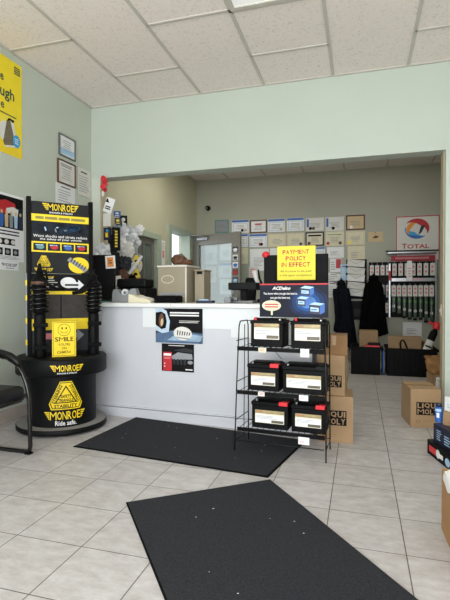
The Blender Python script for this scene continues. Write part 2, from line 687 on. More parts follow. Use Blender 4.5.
# office door 2: exterior doorway with its glass leaf swung open into the room
d2 = bpy.data.objects.new('door_2', None); COL.objects.link(d2); d2['kind'] = 'structure'; d2.location = (-2.635, 6.46, 0)
mb = MB()
for (a, b, z0, z1) in ((5.99, 6.1, 0, 2.01), (6.82, 6.95, 0, 2.01), (6.1, 6.82, 1.935, 2.01)):
    mb.box(-0.13, 0.03, a - 6.46, b - 6.46, z0, z1, CASING, 0.004)
mb.build('door_frame', d2)
leaf_rz = atan2(6.64 - 6.99, 0.895)
lf = MB()
DW, DH = 0.95, 1.93
for (a, b, z0, z1) in ((0, 0.125, 0, DH), (DW - 0.16, DW, 0, DH), (0.125, DW - 0.16, 0, 0.2), (0.125, DW - 0.16, DH - 0.16, DH)):
    lf.box(a, b, -0.045, 0, z0, z1, ALU, 0.003)
leaf = lf.build('door_leaf', d2, loc=(0.045, 6.985 - 6.46, 0.012), rz=leaf_rz)
mb = MB(); mb.box(0.125, DW - 0.16, -0.026, -0.02, 0.2, DH - 0.16, GLASS); mb.build('glass', leaf)
mb = MB()
mb.box(0.12, 0.34, -0.085, -0.045, DH - 0.085, DH - 0.035, STEEL, 0.008)
mb.tube([(0.30, -0.07, DH - 0.03), (0.36, -0.16, DH - 0.02), (0.12, -0.25, DH - 0.02), (0.0, -0.06, DH - 0.02)], 0.009, STEEL)
mb.build('door_closer', leaf)
for i, (m1, m2, z) in enumerate(((NAVY, WHITE, 1.62), (OFFW, NAVY, 1.50), (WHITE, BLUE, 1.39), (BROWN, RED, 1.28), (NAVY, CYANB, 1.16))):
    mb = MB()
    mb.box(DW - 0.135, DW - 0.035, -0.0465, -0.0455, z, z + 0.085, m1)
    mb.ell(DW - 0.085, z + 0.043, 0.04, 0.022, -0.0472, m2)
    mb.rect(DW - 0.12, z + 0.01, DW - 0.05, z + 0.02, -0.0472, m2)
    mb.build('sticker', leaf)
mb = MB(); mb.tube([(DW - 0.08, -0.045, 0.9), (DW - 0.08, -0.1, 0.92), (DW - 0.08, -0.1, 1.1), (DW - 0.08, -0.045, 1.12)], 0.011, STEEL); mb.build('door_handle', leaf)

# shop-front mullions behind the camera
w1 = bpy.data.objects.new('window_1', None); COL.objects.link(w1); w1['kind'] = 'structure'; w1.location = (-0.3, -1.64, 0.3)
mb = MB()
for x in (-2.15, -1.07, 0.0, 1.07, 2.15):
    mb.box(x - 0.03, x + 0.03, -0.03, 0.03, 0, 2.4, ALU)
for z in (0.0, 2.34):
    mb.box(-2.15, 2.15, -0.03, 0.03, z, z + 0.06, ALU)
mb.build('window_frame', w1)

# ceiling troffer
t = thing('ceiling_light', 'recessed fluorescent ceiling light with white diffuser near top of photo', 'ceiling light', (-0.54, 2.345, 2.9))
mb = MB()
for (a, b, c, d) in ((-0.295, -0.262, -0.61, 0.61), (0.262, 0.295, -0.61, 0.61), (-0.262, 0.262, -0.61, -0.575), (-0.262, 0.262, 0.575, 0.61)):
    mb.box(a, b, c, d, -0.014, 0.0, GRID, 0.002)
mb.build('frame', t)
mb = MB()
mb.box(-0.262, 0.262, -0.575, 0.575, -0.006, -0.002, DIFF)
for k in range(5):
    mb.box(-0.262 + 0.1 * k + 0.05, -0.262 + 0.1 * k + 0.062, -0.575, 0.575, -0.0085, -0.006, DIFF)
mb.build('diffuser', t)
# added unseen fixtures to go with the two office fill lamps above
for i, (x, y, lab) in enumerate(((-1.75, 5.35, 'added office ceiling light, unseen behind the header, door side'), (0.7, 5.6, 'added office ceiling light, unseen behind the header, above the totes'))):
    t = thing('ceiling_light', lab, 'ceiling light', (x, y, 2.9), 0, 'added office ceiling lights')
    mb = MB()
    for (a, b, c, d) in ((-0.31, -0.28, -0.61, 0.61), (0.28, 0.31, -0.61, 0.61), (-0.28, 0.28, -0.61, -0.58), (-0.28, 0.28, 0.58, 0.61)):
        mb.box(a, b, c, d, -0.014, 0.0, GRID)
    mb.build('frame', t)
    mb = MB(); mb.box(-0.28, 0.28, -0.58, 0.58, -0.01, -0.003, DIFF); mb.build('diffuser', t)
# ------------------------------------------------------------------ logos
def monroe_logo(mb, cx, cz, w, h, y, m):
    """winged MONROE wordmark"""
    mb.word('MONROE', cx - w * 0.36, cz - h / 2, cx + w * 0.36, cz + h / 2, y, m, 0.012, 0.14)
    for k in range(4):
        z1 = cz + h / 2 - k * h * 0.25
        z0 = z1 - h * 0.17
        r = k * w * 0.03
        mb.poly([(cx - w / 2 + r, z1), (cx - w / 2 + r + w * 0.015, z0), (cx - w * 0.375 + r * 0.0, z0), (cx - w * 0.375, z1)], y, m)
        mb.poly([(cx + w / 2 - r, z1), (cx + w * 0.375, z1), (cx + w * 0.375, z0), (cx + w / 2 - r - w * 0.015, z0)], y, m)


def safety_logo(mb, cx, cz, w, y, m, ink, small=False):
    """truncated yellow triangle with lettered sides"""
    h = w * 0.86
    pts = [(cx - w * 0.5, cz - h * 0.30), (cx - w * 0.43, cz - h / 2), (cx + w * 0.43, cz - h / 2), (cx + w * 0.5, cz - h * 0.30), (cx + w * 0.17, cz + h / 2), (cx - w * 0.17, cz + h / 2)]
    mb.poly(pts, y, m)
    q = [(cx + (p[0] - cx) * 0.93, cz + (p[1] - cz) * 0.93) for p in pts]
    q2 = [(cx + (p[0] - cx) * 0.88, cz + (p[1] - cz) * 0.88) for p in pts]
    mb.poly(q, y - 0.0004, ink)
    mb.poly(q2, y - 0.0008, m)
    t = [(cx - w * 0.33, cz - h * 0.27), (cx + w * 0.33, cz - h * 0.27), (cx, cz + h * 0.36)]
    mb.poly(t, y - 0.0012, ink)
    t2 = [(cx + (p[0] - cx) * 0.82, cz - h * 0.06 + (p[1] - cz + h * 0.06) * 0.82) for p in t]
    mb.poly(t2, y - 0.0016, m)
    b = 0.03
    mb.text('STABILITY', cx - w * 0.34, cz - h * 0.435, cx + w * 0.34, cz - h * 0.31, y - 0.0014, ink, b)
    mb.text('STEERING', cx - w * 0.25 - w * 0.30, cz + h * 0.05 - h * 0.05, cx - w * 0.25 + w * 0.30, cz + h * 0.05 + h * 0.05, y - 0.0014, ink, b, 0, 1.15)
    mb.text('STOPPING', cx + w * 0.25 - w * 0.30, cz + h * 0.05 - h * 0.05, cx + w * 0.25 + w * 0.30, cz + h * 0.05 + h * 0.05, y - 0.0014, ink, b, 0, -1.15)
    if not small:
        mb.rect(cx - w * 0.2, cz - h * 0.22, cx + w * 0.2, cz + h * 0.02, y - 0.0018, m) if not mb.wrap else None
    mb.text('SAFETY', cx - w * 0.155, cz - h * 0.08, cx + w * 0.155, cz + h * 0.03, y - 0.0022, ink, b)
    mb.text('TRIANGLE', cx - w * 0.225, cz - h * 0.22, cx + w * 0.225, cz - h * 0.11, y - 0.0022, ink, b)


def liqui_block(mb, x0, z0, x1, z1, y, ground):
    """two-line LIQUI MOLY block printed black on cardboard"""
    mb.rect(x0, z0, x1, z1, y, INK)
    w, h = x1 - x0, z1 - z0
    mb.word('LIQUI', x0 + w * 0.05, z0 + h * 0.54, x1 - w * 0.05, z1 - h * 0.07, y - 0.0005, ground, 0.03)
    mb.word('MOLY', x0 + w * 0.05, z0 + h * 0.07, x1 - w * 0.05, z0 + h * 0.46, y - 0.0005, ground, 0.03)


# ------------------------------------------------------------------ shock absorber display
TH = radians(46)
t = thing('display_stand', 'tall black shock absorber display on round base against the left wall', 'display', (-2.16, 2.95, 0), TH)
mb = MB()
mb.lathe([(0.0, 0.012), (0.318, 0.012), (0.325, 0.02), (0.325, 0.048), (0.32, 0.052)], BLACKM, seg=56)
mb.lathe([(0.32, 0.052), (0.0, 0.0525)], DISC, seg=56)
for k in range(4):
    a = pi / 4 + k * pi / 2
    mb.cyl((0.24 * cos(a), 0.24 * sin(a), 0.0), (0.24 * cos(a), 0.24 * sin(a), 0.014), 0.018, BLACKR)
mb.build('base', t)
mb = MB()
mb.lathe([(0.245, 0.052), (0.245, 0.418)], BLACKM, seg=64)
mb.wrap = 0.245
safety_logo(mb, -0.018, 0.278, 0.232, -0.002, YEL2, INK)
monroe_logo(mb, -0.022, 0.136, 0.29, 0.058, -0.002, YEL2)
mb.text('Ride safe.', -0.09, 0.066, 0.054, 0.100, -0.003, WHITE, 0.015)
mb.build('drum', t)
mb = MB()
mb.lathe([(0.0, 0.418), (0.318, 0.418), (0.325, 0.425), (0.325, 0.533), (0.318, 0.54), (0.0, 0.54)], BLACKM, seg=64)
mb.wrap = 0.325
monroe_logo(mb, -0.024, 0.482, 0.225, 0.044, -0.002, YEL2)
mb.text('SHOCKS & STRUTS', -0.09, 0.443, 0.042, 0.453, -0.002, WHITE, 0.02)
mb.build('shelf_ring', t)
for sx in (-1, 1):
    mb = MB(); mb.box(sx * 0.225 - 0.016, sx * 0.225 + 0.016, 0.03, 0.075, 0.54, 1.72, BLACK, 0.004); mb.build('post', t)
GOLDK = M('olive_print', '#8f8340', 0.5, var=0.1)
GLOWK = M('night_blue_print', '#1f3348', 0.6, var=0.4, scale=20, spec=0.15)
STEELK = M('dusk_blue_print', '#31577a', 0.6, var=0.4, scale=20, spec=0.15)
PW = 0.418
SIGNG = M('charcoal_sign_print', '#232426', 0.6, var=0.1, spec=0.2)
mb = MB()
mb.box(-PW / 2, PW / 2, 0.04, 0.055, 1.155, 1.69, SIGNG)
y = 0.0392
u = lambda x: -PW / 2 + (x - 55) / 275 * PW
v = lambda q: 1.69 - (q - 35) / 370 * 0.535
monroe_logo(mb, u(193), v(60), PW * 0.64, 0.052, y, YEL2)
mb.text('SHOCKS & STRUTS', u(138), v(93), u(250), v(84), y, WHITE, 0.02)
mb.rect(u(55), v(136), u(330), v(100), y, YEL2)
for a_, b_ in ((74, 112), (118, 176), (182, 236), (242, 312)):
    mb.lines(u(a_), v(128), u(b_), v(109), 1, y - 0.0004, GOLDK, 0.75, 0)
mb.rect(u(60), v(200), u(326), v(140), y, PHOTOB)
for (a, b, r1, r2, mm) in ((235, 172, 75, 30, GLOWK), (262, 165, 38, 22, STEELK), (120, 175, 5, 20, CYANB), (168, 180, 5, 18, GREYP), (176, 165, 9, 6, CYANB), (215, 178, 12, 7, GREYP), (285, 182, 7, 16, INK), (240, 160, 24, 5, INK)):
    mb.ell(u(a), v(b), r1 / 275 * PW * 0.7, r2 / 370 * 0.535 * 0.6, y - 0.0004, mm, rot=0.3)
mb.text('Worn shocks and struts reduce', u(64), v(219), u(322), v(205), y, WHITE, 0.008)
mb.text('the safety of your vehicle.', u(94), v(236), u(298), v(222), y, WHITE, 0.008)
mb.rect(u(55), v(296), u(330), v(242), y, YEL2)
for k, mm in enumerate((TEAL, RED, BLUE, RED)):
    mb.rect(u(64 + 66 * k), v(288), u(124 + 66 * k), v(250), y - 0.0004, PHOTOB)
    mb.ell(u(96 + 66 * k), v(270), 0.028, 0.016, y - 0.0008, mm)
    mb.rect(u(74 + 66 * k), v(262), u(110 + 66 * k), v(257), y - 0.0008, CYANB)
safety_logo(mb, u(112), v(342), 0.095, y, YEL2, INK, True)
monroe_logo(mb, u(112), v(387), 0.135, 0.024, y, YEL2)
mb.ell(u(280), v(360), 0.077, 0.062, y, YEL2, 36)
mb.poly([(u(222), v(335)), (u(238), v(318)), (u(322), v(378)), (u(310), v(398))], y - 0.0006, GREYP)
for k in range(6):
    a = 236 + 13 * k
    mb.poly([(u(a), v(345 + 8 * k)), (u(a + 5), v(345 + 8 * k)), (u(a + 17), v(322 + 8.5 * k)), (u(a + 12), v(322 + 8.5 * k))], y - 0.001, INK)
mb.build('header_sign', t)
mb = MB()
mb.box(-0.249, -0.2415, 0.025, 0.07, 0.545, 1.15, GREYP)
for z_ in (0.62, 0.78, 0.95, 1.06):
    mb.box(-0.2495, -0.241, 0.0245, 0.07, z_, z_ + 0.04, YEL2)
mb.build('side_strip', t)
mb = MB()
mb.box(-PW / 2, PW / 2, 0.045, 0.057, 0.54, 1.15, BLACKM)
y = 0.0442
mb.lines(-0.16, 1.045, -0.02, 1.125, 5, y, OFFW, 0.4, 0.5)
mb.text('MONROE', -0.16, 1.118, -0.05, 1.132, y, YEL2, 0.03)
mb.ell(0.055, 1.085, 0.058, 0.042, y, WHITE)
mb.rect(0.055, 1.045, 0.135, 1.09, y - 0.0002, WHITE)
mb.poly([(0.13, 1.03), (0.172, 1.068), (0.13, 1.108)], y - 0.0004, WHITE)
mb.lines(0.03, 1.055, 0.13, 1.08, 1, y - 0.0006, INK, 0.55, 0)
mb.rect(-PW / 2, 0.995, PW / 2, 1.02, y, YEL2)
mb.rect(-PW / 2, 0.81, PW / 2, 0.995, y, WOODD)
mb.rect(-0.004, 0.81, 0.004, 0.995, y - 0.0004, INK)
mb.rect(-PW / 2, 0.725, PW / 2, 0.81, y, YEL2)
mb.rect(-PW / 2, 0.56, PW / 2, 0.725, y, DKGREY)
mb.poly([(-0.17, 0.68), (-0.12, 0.73), (-0.12, 0.70), (-0.06, 0.70), (-0.06, 0.655), (-0.12, 0.655), (-0.12, 0.63)], y - 0.0004, PINK)
mb.poly([(0.17, 0.68), (0.12, 0.63), (0.12, 0.66), (0.06, 0.66), (0.06, 0.70), (0.12, 0.70), (0.12, 0.73)], y - 0.0004, GREYP)
mb.build('back_panel', t)


def strut(lab, x, y, top, side):
    """a complete shock absorber with boot, spring and bracket, standing on the ring of the display"""
    c, s_ = cos(TH), sin(TH)
    r = thing('shock_absorber', lab, 'shock absorber', (-2.16 + x * c - y * s_, 2.95 + x * s_ + y * c, 0.54), TH, 'shock absorbers on the display')
    h = top - 0.54
    mb = MB()
    mb.lathe([(0, 0), (0.038, 0), (0.04, 0.01), (0.04, 0.3), (0.034, 0.32), (0.0, 0.32)], BLACK if side > 0 else BROWN if False else BLACK)
    mb.box(-0.05, 0.05, -0.045, -0.02, 0.06, 0.09, BLACK, 0.004)
    mb.box(-0.05, 0.05, -0.045, -0.02, 0.22, 0.25, BLACK, 0.004)
    mb.build('body_tube', r)
    mb = MB()
    prof = []
    n = 11
    z0, z1 = 0.32, h - 0.14
    for k in range(n * 2 + 1):
        prof.append((0.052 if k % 2 else 0.040, z0 + (z1 - z0) * k / (2 * n)))
    mb.lathe(prof, BLACKR)
    mb.build('dust_boot', r)
    mb = MB()
    pts = []
    for k in range(97):
        a = k / 96 * 2 * pi * 6
        pts.append((0.058 * cos(a), 0.058 * sin(a), z0 + 0.01 + (z1 - z0 - 0.01) * k / 96))
    mb.tube(pts, 0.006, CHROMEB, 6)
    mb.build('coil_spring', r)
    mb = MB()
    mb.lathe([(0.0, h - 0.14), (0.055, h - 0.14), (0.058, h - 0.125), (0.045, h - 0.105), (0.03, h - 0.09), (0.012, h - 0.02), (0.010, h), (0, h)], BLACK)
    if side < 0:
        mb.lathe([(0.056, h - 0.155), (0.06, h - 0.14), (0.056, h - 0.125)], BROWN)
    mb.build('top_mount', r)
    mb = MB()
    pts = [(0, -0.04, h - 0.1), (-side * 0.05, -0.06, h - 0.15), (-side * 0.1, -0.06, h - 0.18), (-side * 0.16, -0.03, h - 0.185)]
    mb.tube(pts, 0.012, BLACK)
    mb.tube([(side * 0.02, -0.04, h - 0.06), (-side * 0.03, -0.07, h - 0.05), (-side * 0.045, -0.06, h - 0.12)], 0.008, BLACK)
    mb.build('bracket_arm', r)


strut('shock absorber on left side of the black display, brown-banded cap', -0.17, -0.10, 1.215, -1)
strut('shock absorber on right side of the black display, beside the counter', 0.215, -0.085, 1.19, 1)


def smile(mb, y):
    w, h = 0.165, 0.255
    mb.poly([(0.006, 0.006), (w - 0.006, 0.006), (w - 0.006, h - 0.006), (0.006, h - 0.006)], y, INK)
    mb.rect(0.009, 0.009, w - 0.009, h - 0.009, y - 0.0003, YEL2)
    cx, cz = w / 2, h - 0.06
    mb.ring(cx, cz, 0.041, 0.044, y - 0.0006, INK)
    mb.ell(cx - 0.014, cz + 0.012, 0.005, 0.009, y - 0.0006, INK)
    mb.ell(cx + 0.014, cz + 0.012, 0.005, 0.009, y - 0.0006, INK)
    mb.ring(cx, cz + 0.004, 0.025, 0.028, y - 0.0006, INK, pi * 1.12, pi * 1.88)
    mb.word('SMILE', 0.018, 0.112, w - 0.018, 0.143, y - 0.0006, INK, 0.02)
    mb.text("YOU'RE", 0.04, 0.080, w - 0.04, 0.098, y - 0.0006, INK, 0.006)
    mb.text('ON', 0.066, 0.053, w - 0.066, 0.071, y - 0.0006, INK, 0.006)
    mb.text('CAMERA', 0.034, 0.024, w - 0.034, 0.043, y - 0.0006, INK, 0.006)


sx, sy = -0.012, -0.13
sheet('camera_sign', 'yellow smiley sign propped on the black round display', 'sign',
      (-2.16 + (sx - 0.08) * cos(TH) - sy * sin(TH), 2.95 + (sx - 0.08) * sin(TH) + sy * cos(TH), 0.5405), TH - 0.08, 0.165, 0.255, 0.003, YEL2, smile, edge=YEL2)

# ------------------------------------------------------------------ waiting chair
t = thing('waiting_chair', 'black sled-base armchair against left wall at photo edge', 'chair', (-2.23, 2.11, 0))
for s_ in (-1, 1):
    path = [(-0.26, 0, 0.015), (-0.1, 0, 0.013), (0.12, 0, 0.013), (0.235, 0, 0.013), (0.262, 0, 0.022), (0.268, 0, 0.05), (0.266, 0, 0.2), (0.258, 0, 0.36), (0.24, 0, 0.44), (0.21, 0, 0.505), (0.165, 0, 0.56), (0.10, 0, 0.592), (0.0, 0, 0.607), (-0.2, 0, 0.62), (-0.265, 0, 0.62)]
    mb = MB(); mb.tube([(a, s_ * 0.25, c) for a, b, c in path], 0.0135, CHROMEB, 10); mb.build('sled_frame', t)
    mb = MB()
    pts = [(-0.2, 0.634), (-0.05, 0.628), (0.06, 0.618), (0.12, 0.603), (0.165, 0.578), (0.195, 0.545)]
    mb.tube([(a, s_ * 0.25, c) for a, c in pts], 0.02, VINYL, 10, rs=[0.02, 0.025, 0.026, 0.025, 0.022, 0.014]); mb.build('armrest', t)
mb = MB(); mb.tube([(-0.26, -0.25, 0.015), (-0.26, 0.25, 0.015)], 0.0135, CHROMEB, 10); mb.build('cross_bar', t)
mb = MB(); mb.tube([(0.25, -0.25, 0.38), (0.2, -0.24, 0.33), (0.2, 0.24, 0.33), (0.25, 0.25, 0.38)], 0.011, CHROMEB, 10); mb.build('cross_bar', t)
mb = MB(); mb.tube([(-0.25, -0.25, 0.38), (-0.22, -0.24, 0.34), (-0.22, 0.24, 0.34), (-0.25, 0.25, 0.38)], 0.011, CHROMEB, 10); mb.build('cross_bar', t)
mb = MB(); mb.box(-0.26, 0.265, -0.225, 0.225, 0.345, 0.435, VINYL, 0.035, 4); mb.build('seat', t)
mb = MB()
mb.box(-0.03, 0.03, -0.225, 0.225, 0, 0.43, VINYL, 0.025, 4)
mb.build('backrest', t, loc=(-0.265, 0, 0.48), rot=(0, radians(-9), 0))
for s_ in (-1, 1):
    mb = MB(); mb.tube([(-0.26, s_ * 0.25, 0.62), (-0.30, s_ * 0.238, 0.63), (-0.315, s_ * 0.232, 0.75)], 0.012, CHROMEB, 8); mb.tube([(-0.25, s_ * 0.235, 0.38), (-0.285, s_ * 0.232, 0.5), (-0.315, s_ * 0.232, 0.75)], 0.012, CHROMEB, 8); mb.build('back_upright', t)
for s_ in (-1, 1):
    mb = MB(); mb.box(0.235, 0.275, s_ * 0.25 - 0.018, s_ * 0.25 + 0.018, 0.0, 0.012, BLACKR, 0.003); mb.build('foot_glide', t)

# ------------------------------------------------------------------ floor mats
def mat(name, lab, pts, grp=None):
    mb = MB()
    cx = sum(p[0] for p in pts) / 4
    cy = sum(p[1] for p in pts) / 4
    P_ = [(p[0] - cx, p[1] - cy) for p in pts]
    inner = [(p[0] * 0.985, p[1] * 0.985) for p in P_]
    vs = [(*p, 0.0005) for p in P_] + [(*p, 0.004) for p in P_] + [(*p, 0.009) for p in inner]
    fs = [(0, 1, 5, 4), (1, 2, 6, 5), (2, 3, 7, 6), (3, 0, 4, 7), (4, 5, 9, 8), (5, 6, 10, 9), (6, 7, 11, 10), (7, 4, 8, 11), (3, 2, 1, 0)]
    mb.add(vs, fs, BLACKR)
    mb.add(vs[8:], [(0, 1, 2, 3)], CARPET)
    rnd = random.Random(5)
    for k in range(16):
        a, b = rnd.random() * 0.8 + 0.1, rnd.random() * 0.8 + 0.1
        p = Vector(inner[0]).lerp(Vector(inner[1]), a).lerp(Vector(inner[3]).lerp(Vector(inner[2]), a), b)
        r = rnd.uniform(0.0015, 0.004)
        mb.add([(p.x - r, p.y - r, 0.0094), (p.x + r, p.y - r * 0.6, 0.0094), (p.x + r * 0.7, p.y + r, 0.0094), (p.x - r, p.y + r * 0.4, 0.0094)], [(0, 1, 2, 3)], OFFW)
    o = mb.build(name, loc=(cx, cy, 0))
    tag(o, lab, 'mat', 'charcoal floor mats')


mat('floor_mat', 'charcoal mat lying along the foot of the counter', [(-1.788, 2.55), (-0.473, 2.416), (-0.345, 3.10), (-1.73, 3.30)])
mat('floor_mat', 'charcoal mat laid diagonally in the foreground with lint specks', [(-1.064, 1.932), (-1.064 + 0.62 * 1.7, 1.932 - 0.785 * 1.7), (-0.458 + 0.62 * 1.7, 2.393 - 0.785 * 1.7), (-0.458, 2.393)])

# ------------------------------------------------------------------ service counter
CR = radians(-3.3)
t = thing('service_counter', 'long pale grey service counter with white top under the header', 'counter', (-2.6, 3.355, 0), CR)
L = 2.285
mb = MB()
mb.box(-0.02, L, 0.0, 0.03, 0.09, 0.893, LAM)
mb.box(L - 0.03, L, 0.03, 0.6, 0.0, 0.893, LAM)
mb.box(0.02, 0.05, 0.03, 0.6, 0.0, 0.893, LAM)
mb.build('front_panel', t)
mb = MB(); mb.box(0.94, 1.685, -0.004, 0, 0.735, 0.892, BANDW); mb.box(1.685, L, -0.004, 0, 0.675, 0.892, BANDW); mb.build('upper_band', t)['label'] = 'whiter band below the top'  # whiter stepped band laid over the upper part of the front
mb = MB(); mb.box(-0.02, 1.2, -0.035, 0.64, 0.894, 0.925, LAMT, 0.004); mb.box(1.201, L + 0.02, -0.035, 0.64, 0.894, 0.925, LAMT, 0.004); mb.build('countertop', t)
mb = MB()
mb.box(-0.02, L, -0.012, 0.0, 0.0, 0.075, LAM, 0.002)
mb.box(-0.02, L, -0.016, 0.0, 0.080, 0.092, LAM, 0.003)
mb.build('kick_board', t)
mb = MB(); mb.box(0.05, L - 0.03, 0.03, 0.58, 0.40, 0.42, LAM); mb.build('inner_shelf', t)


def cpos(u_, off, z):
    return (-2.6 + u_ * cos(CR) + off * sin(CR), 3.355 + u_ * sin(CR) - off * cos(CR), z)


STEELB = M('steel_blue_print', '#4a6585', 0.5, var=0.2, scale=20)
PALEB = M('pale_steel_print', '#8fa9c0', 0.5, var=0.2, scale=20)
PALEW = M('pale_wheel_print', '#b9cddd', 0.5, var=0.12, scale=16)


def poster_blue(mb, y):
    w, h = 0.40, 0.268
    mb.rect(0, 0, w, h, y, PHOTOB)
    mb.rect(0.105, 0.09, w, h, y - 0.0003, INK)
    mb.poly([(0, 0), (w, 0), (w, 0.075), (0.18, 0.10), (0, 0.075)], y - 0.0004, STEELB)
    mb.poly([(0.10, 0.02), (w - 0.02, 0.015), (w, 0.06), (0.2, 0.085)], y - 0.0006, PALEB)
    mb.ell(0.045, 0.175, 0.078, 0.115, y - 0.0007, CYANB) if False else mb.poly([(0, 0.27 - 0.002), (0.06, 0.268), (0.095, 0.25), (0.125, 0.17), (0.115, 0.085), (0.06, 0.075), (0, 0.095)], y - 0.0007, PALEW)
    mb.poly([(0, 0.235), (0.05, 0.243), (0.085, 0.225), (0.098, 0.165), (0.088, 0.115), (0.05, 0.105), (0, 0.14)], y - 0.0010, INK)
    mb.ell(0.05, 0.175, 0.022, 0.055, y - 0.0013, BROWN, rot=-0.1)
    mb.ell(0.056, 0.16, 0.012, 0.03, y - 0.0016, TAN, rot=-0.1)
    mb.lines(0.125, 0.205, 0.375, 0.245, 2, y - 0.0010, WHITE, 0.55, 0.2)
    mb.lines(0.205, 0.155, 0.385, 0.178, 2, y - 0.0010, OFFW, 0.4, 0.15)
    mb.ell(0.235, 0.075, 0.078, 0.052, y - 0.0012, OFFW, rot=-0.1)
    for k in range(6):
        xx = 0.185 + 0.02 * k
        mb.poly([(xx, 0.062), (xx + 0.008, 0.06), (xx + 0.014, 0.098 - 0.003 * k), (xx + 0.005, 0.1 - 0.003 * k)], y - 0.0015, DKGREY)
    mb.poly([(0.17, 0.05), (0.30, 0.038), (0.285, 0.03), (0.19, 0.04)], y - 0.0015, GREYP)
    mb.rect(w - 0.03, 0.006, w - 0.012, 0.016, y - 0.0010, NAVY)


sheet('brake_poster', 'upper poster on counter front, blue with silver brake disc', 'poster', cpos(1.058, 0.005, 0.617), CR, 0.40, 0.268, 0.002, PHOTOB, poster_blue)


def poster_red(mb, y):
    w, h = 0.275, 0.215
    mb.rect(0, 0, w, h, y, INK)
    mb.poly([(0.08, 0.115), (0.14, 0.15), (0.26, 0.14), (0.265, 0.10), (0.1, 0.09)], y - 0.0003, GREYP)
    mb.poly([(0.1, 0.165), (0.2, 0.185), (0.265, 0.175), (0.265, 0.15), (0.17, 0.155)], y - 0.0003, DKGREY)
    for k in range(4):
        mb.rect(0.1 + k * 0.03, 0.055, 0.118 + k * 0.03, 0.098, y - 0.0006, DKGREY)
    mb.rect(0.012, 0.004, 0.088, 0.15, y - 0.0008, RED)
    mb.text('1YR', 0.018, 0.118, 0.082, 0.142, y - 0.0011, WHITE, 0.02) if False else mb.lines(0.018, 0.118, 0.082, 0.142, 1, y - 0.0011, WHITE, 0.75, 0)
    mb.lines(0.018, 0.095, 0.08, 0.112, 2, y - 0.0011, PINK, 0.5, 0.2)
    for k in range(2):
        mb.ell(0.026, 0.06 - 0.022 * k, 0.005, 0.005, y - 0.0011, WHITE)
    mb.lines(0.06, 0.196, 0.21, 0.207, 1, y - 0.0008, OFFW, 0.5, 0.1)
    mb.ell(0.245, 0.075, 0.022, 0.014, y - 0.0008, GREYP)
    mb.text('Mann', 0.2, 0.012, 0.262, 0.03, y - 0.0008, WHITE, 0.01) if False else mb.lines(0.205, 0.012, 0.265, 0.026, 1, y - 0.0008, WHITE, 0.6, 0)


sheet('parts_poster', 'lower poster on counter front, black with red corner panel', 'poster', cpos(1.11, 0.003, 0.395), CR, 0.275, 0.215, 0.002, INK, poster_red)

# ------------------------------------------------------------------ wire battery rack with six batteries
RR = radians(-4.5)
RX, RY = -0.47, 2.755
t = thing('battery_rack', 'black wire rack holding car batteries in front of counter', 'rack', (RX, RY, 0), RR)
for s_ in (-1, 1):
    x = s_ * 0.285
    mb = MB()
    mb.tube([(x * 1.0, -0.015, 0.004), (x * 0.985, 0.012, 0.42), (x * 0.95, 0.03, 0.79), (x * 0.945, 0.05, 0.822), (x * 0.945, 0.19, 0.822), (x * 0.95, 0.215, 0.79), (x * 0.96, 0.235, 0.004)], 0.0042, WIRE, 8)
    mb.tube([(x * 0.9, 0.10, 0.80), (x * 0.93, 0.11, 0.07)], 0.003, WIRE, 6)
    for z in (0.07, 0.20, 0.44, 0.70):
        mb.tube([(x * 0.985, 0.01, z), (x * 0.97, 0.225, z)], 0.003, WIRE, 6)
    mb.build('side_frame', t)
for z in (0.150, 0.384, 0.660):
    mb = MB()
    mb.box(-0.275, 0.275, 0.006, 0.012, z - 0.016, z + 0.004, BLACK)
    mb.tube([(-0.275, 0.005, z + 0.002), (0.275, 0.005, z + 0.002)], 0.004, WIRE, 6)
    mb.tube([(-0.275, 0.005, z - 0.018), (0.275, 0.005, z - 0.018)], 0.003, WIRE, 6)
    mb.tube([(-0.27, 0.215, z), (0.27, 0.215, z)], 0.004, WIRE, 6)
    for k in range(15):
        xx = -0.26 + 0.52 * k / 14
        mb.tube([(xx, 0.005, z), (xx, 0.215, z)], 0.0022, WIRE, 5)
    mb.tube([(-0.12, 0.215, z - 0.003), (-0.04, 0.215, z - 0.09)], 0.002, WIRE, 5)
    mb.build('shelf', t)
for a_, b_ in ((-0.008, 0.075), (0.23, 0.075), (0.2, 0.82)):
    mb = MB(); mb.tube([(-0.272, a_, b_), (0.272, a_, b_)], 0.003, WIRE, 6); mb.build('stretcher', t)
# posts at the back that carry the brand card
for x in (-0.1, 0.22):
    mb = MB(); mb.tube([(x, 0.202, 0.82), (x, 0.202, 1.04), (x, 0.107, 1.04)], 0.003, WIRE, 6); mb.build('sign_holder', t)


def rpos(x, y_, z):
    return (RX + x * cos(RR) - y_ * sin(RR), RY + x * sin(RR) + y_ * cos(RR), z)


GOLD = M('gold_print', '#a59468', 0.35, var=0.3, scale=18)
GOLDD = M('bronze_print', '#5a5340', 0.35, var=0.3, scale=18)


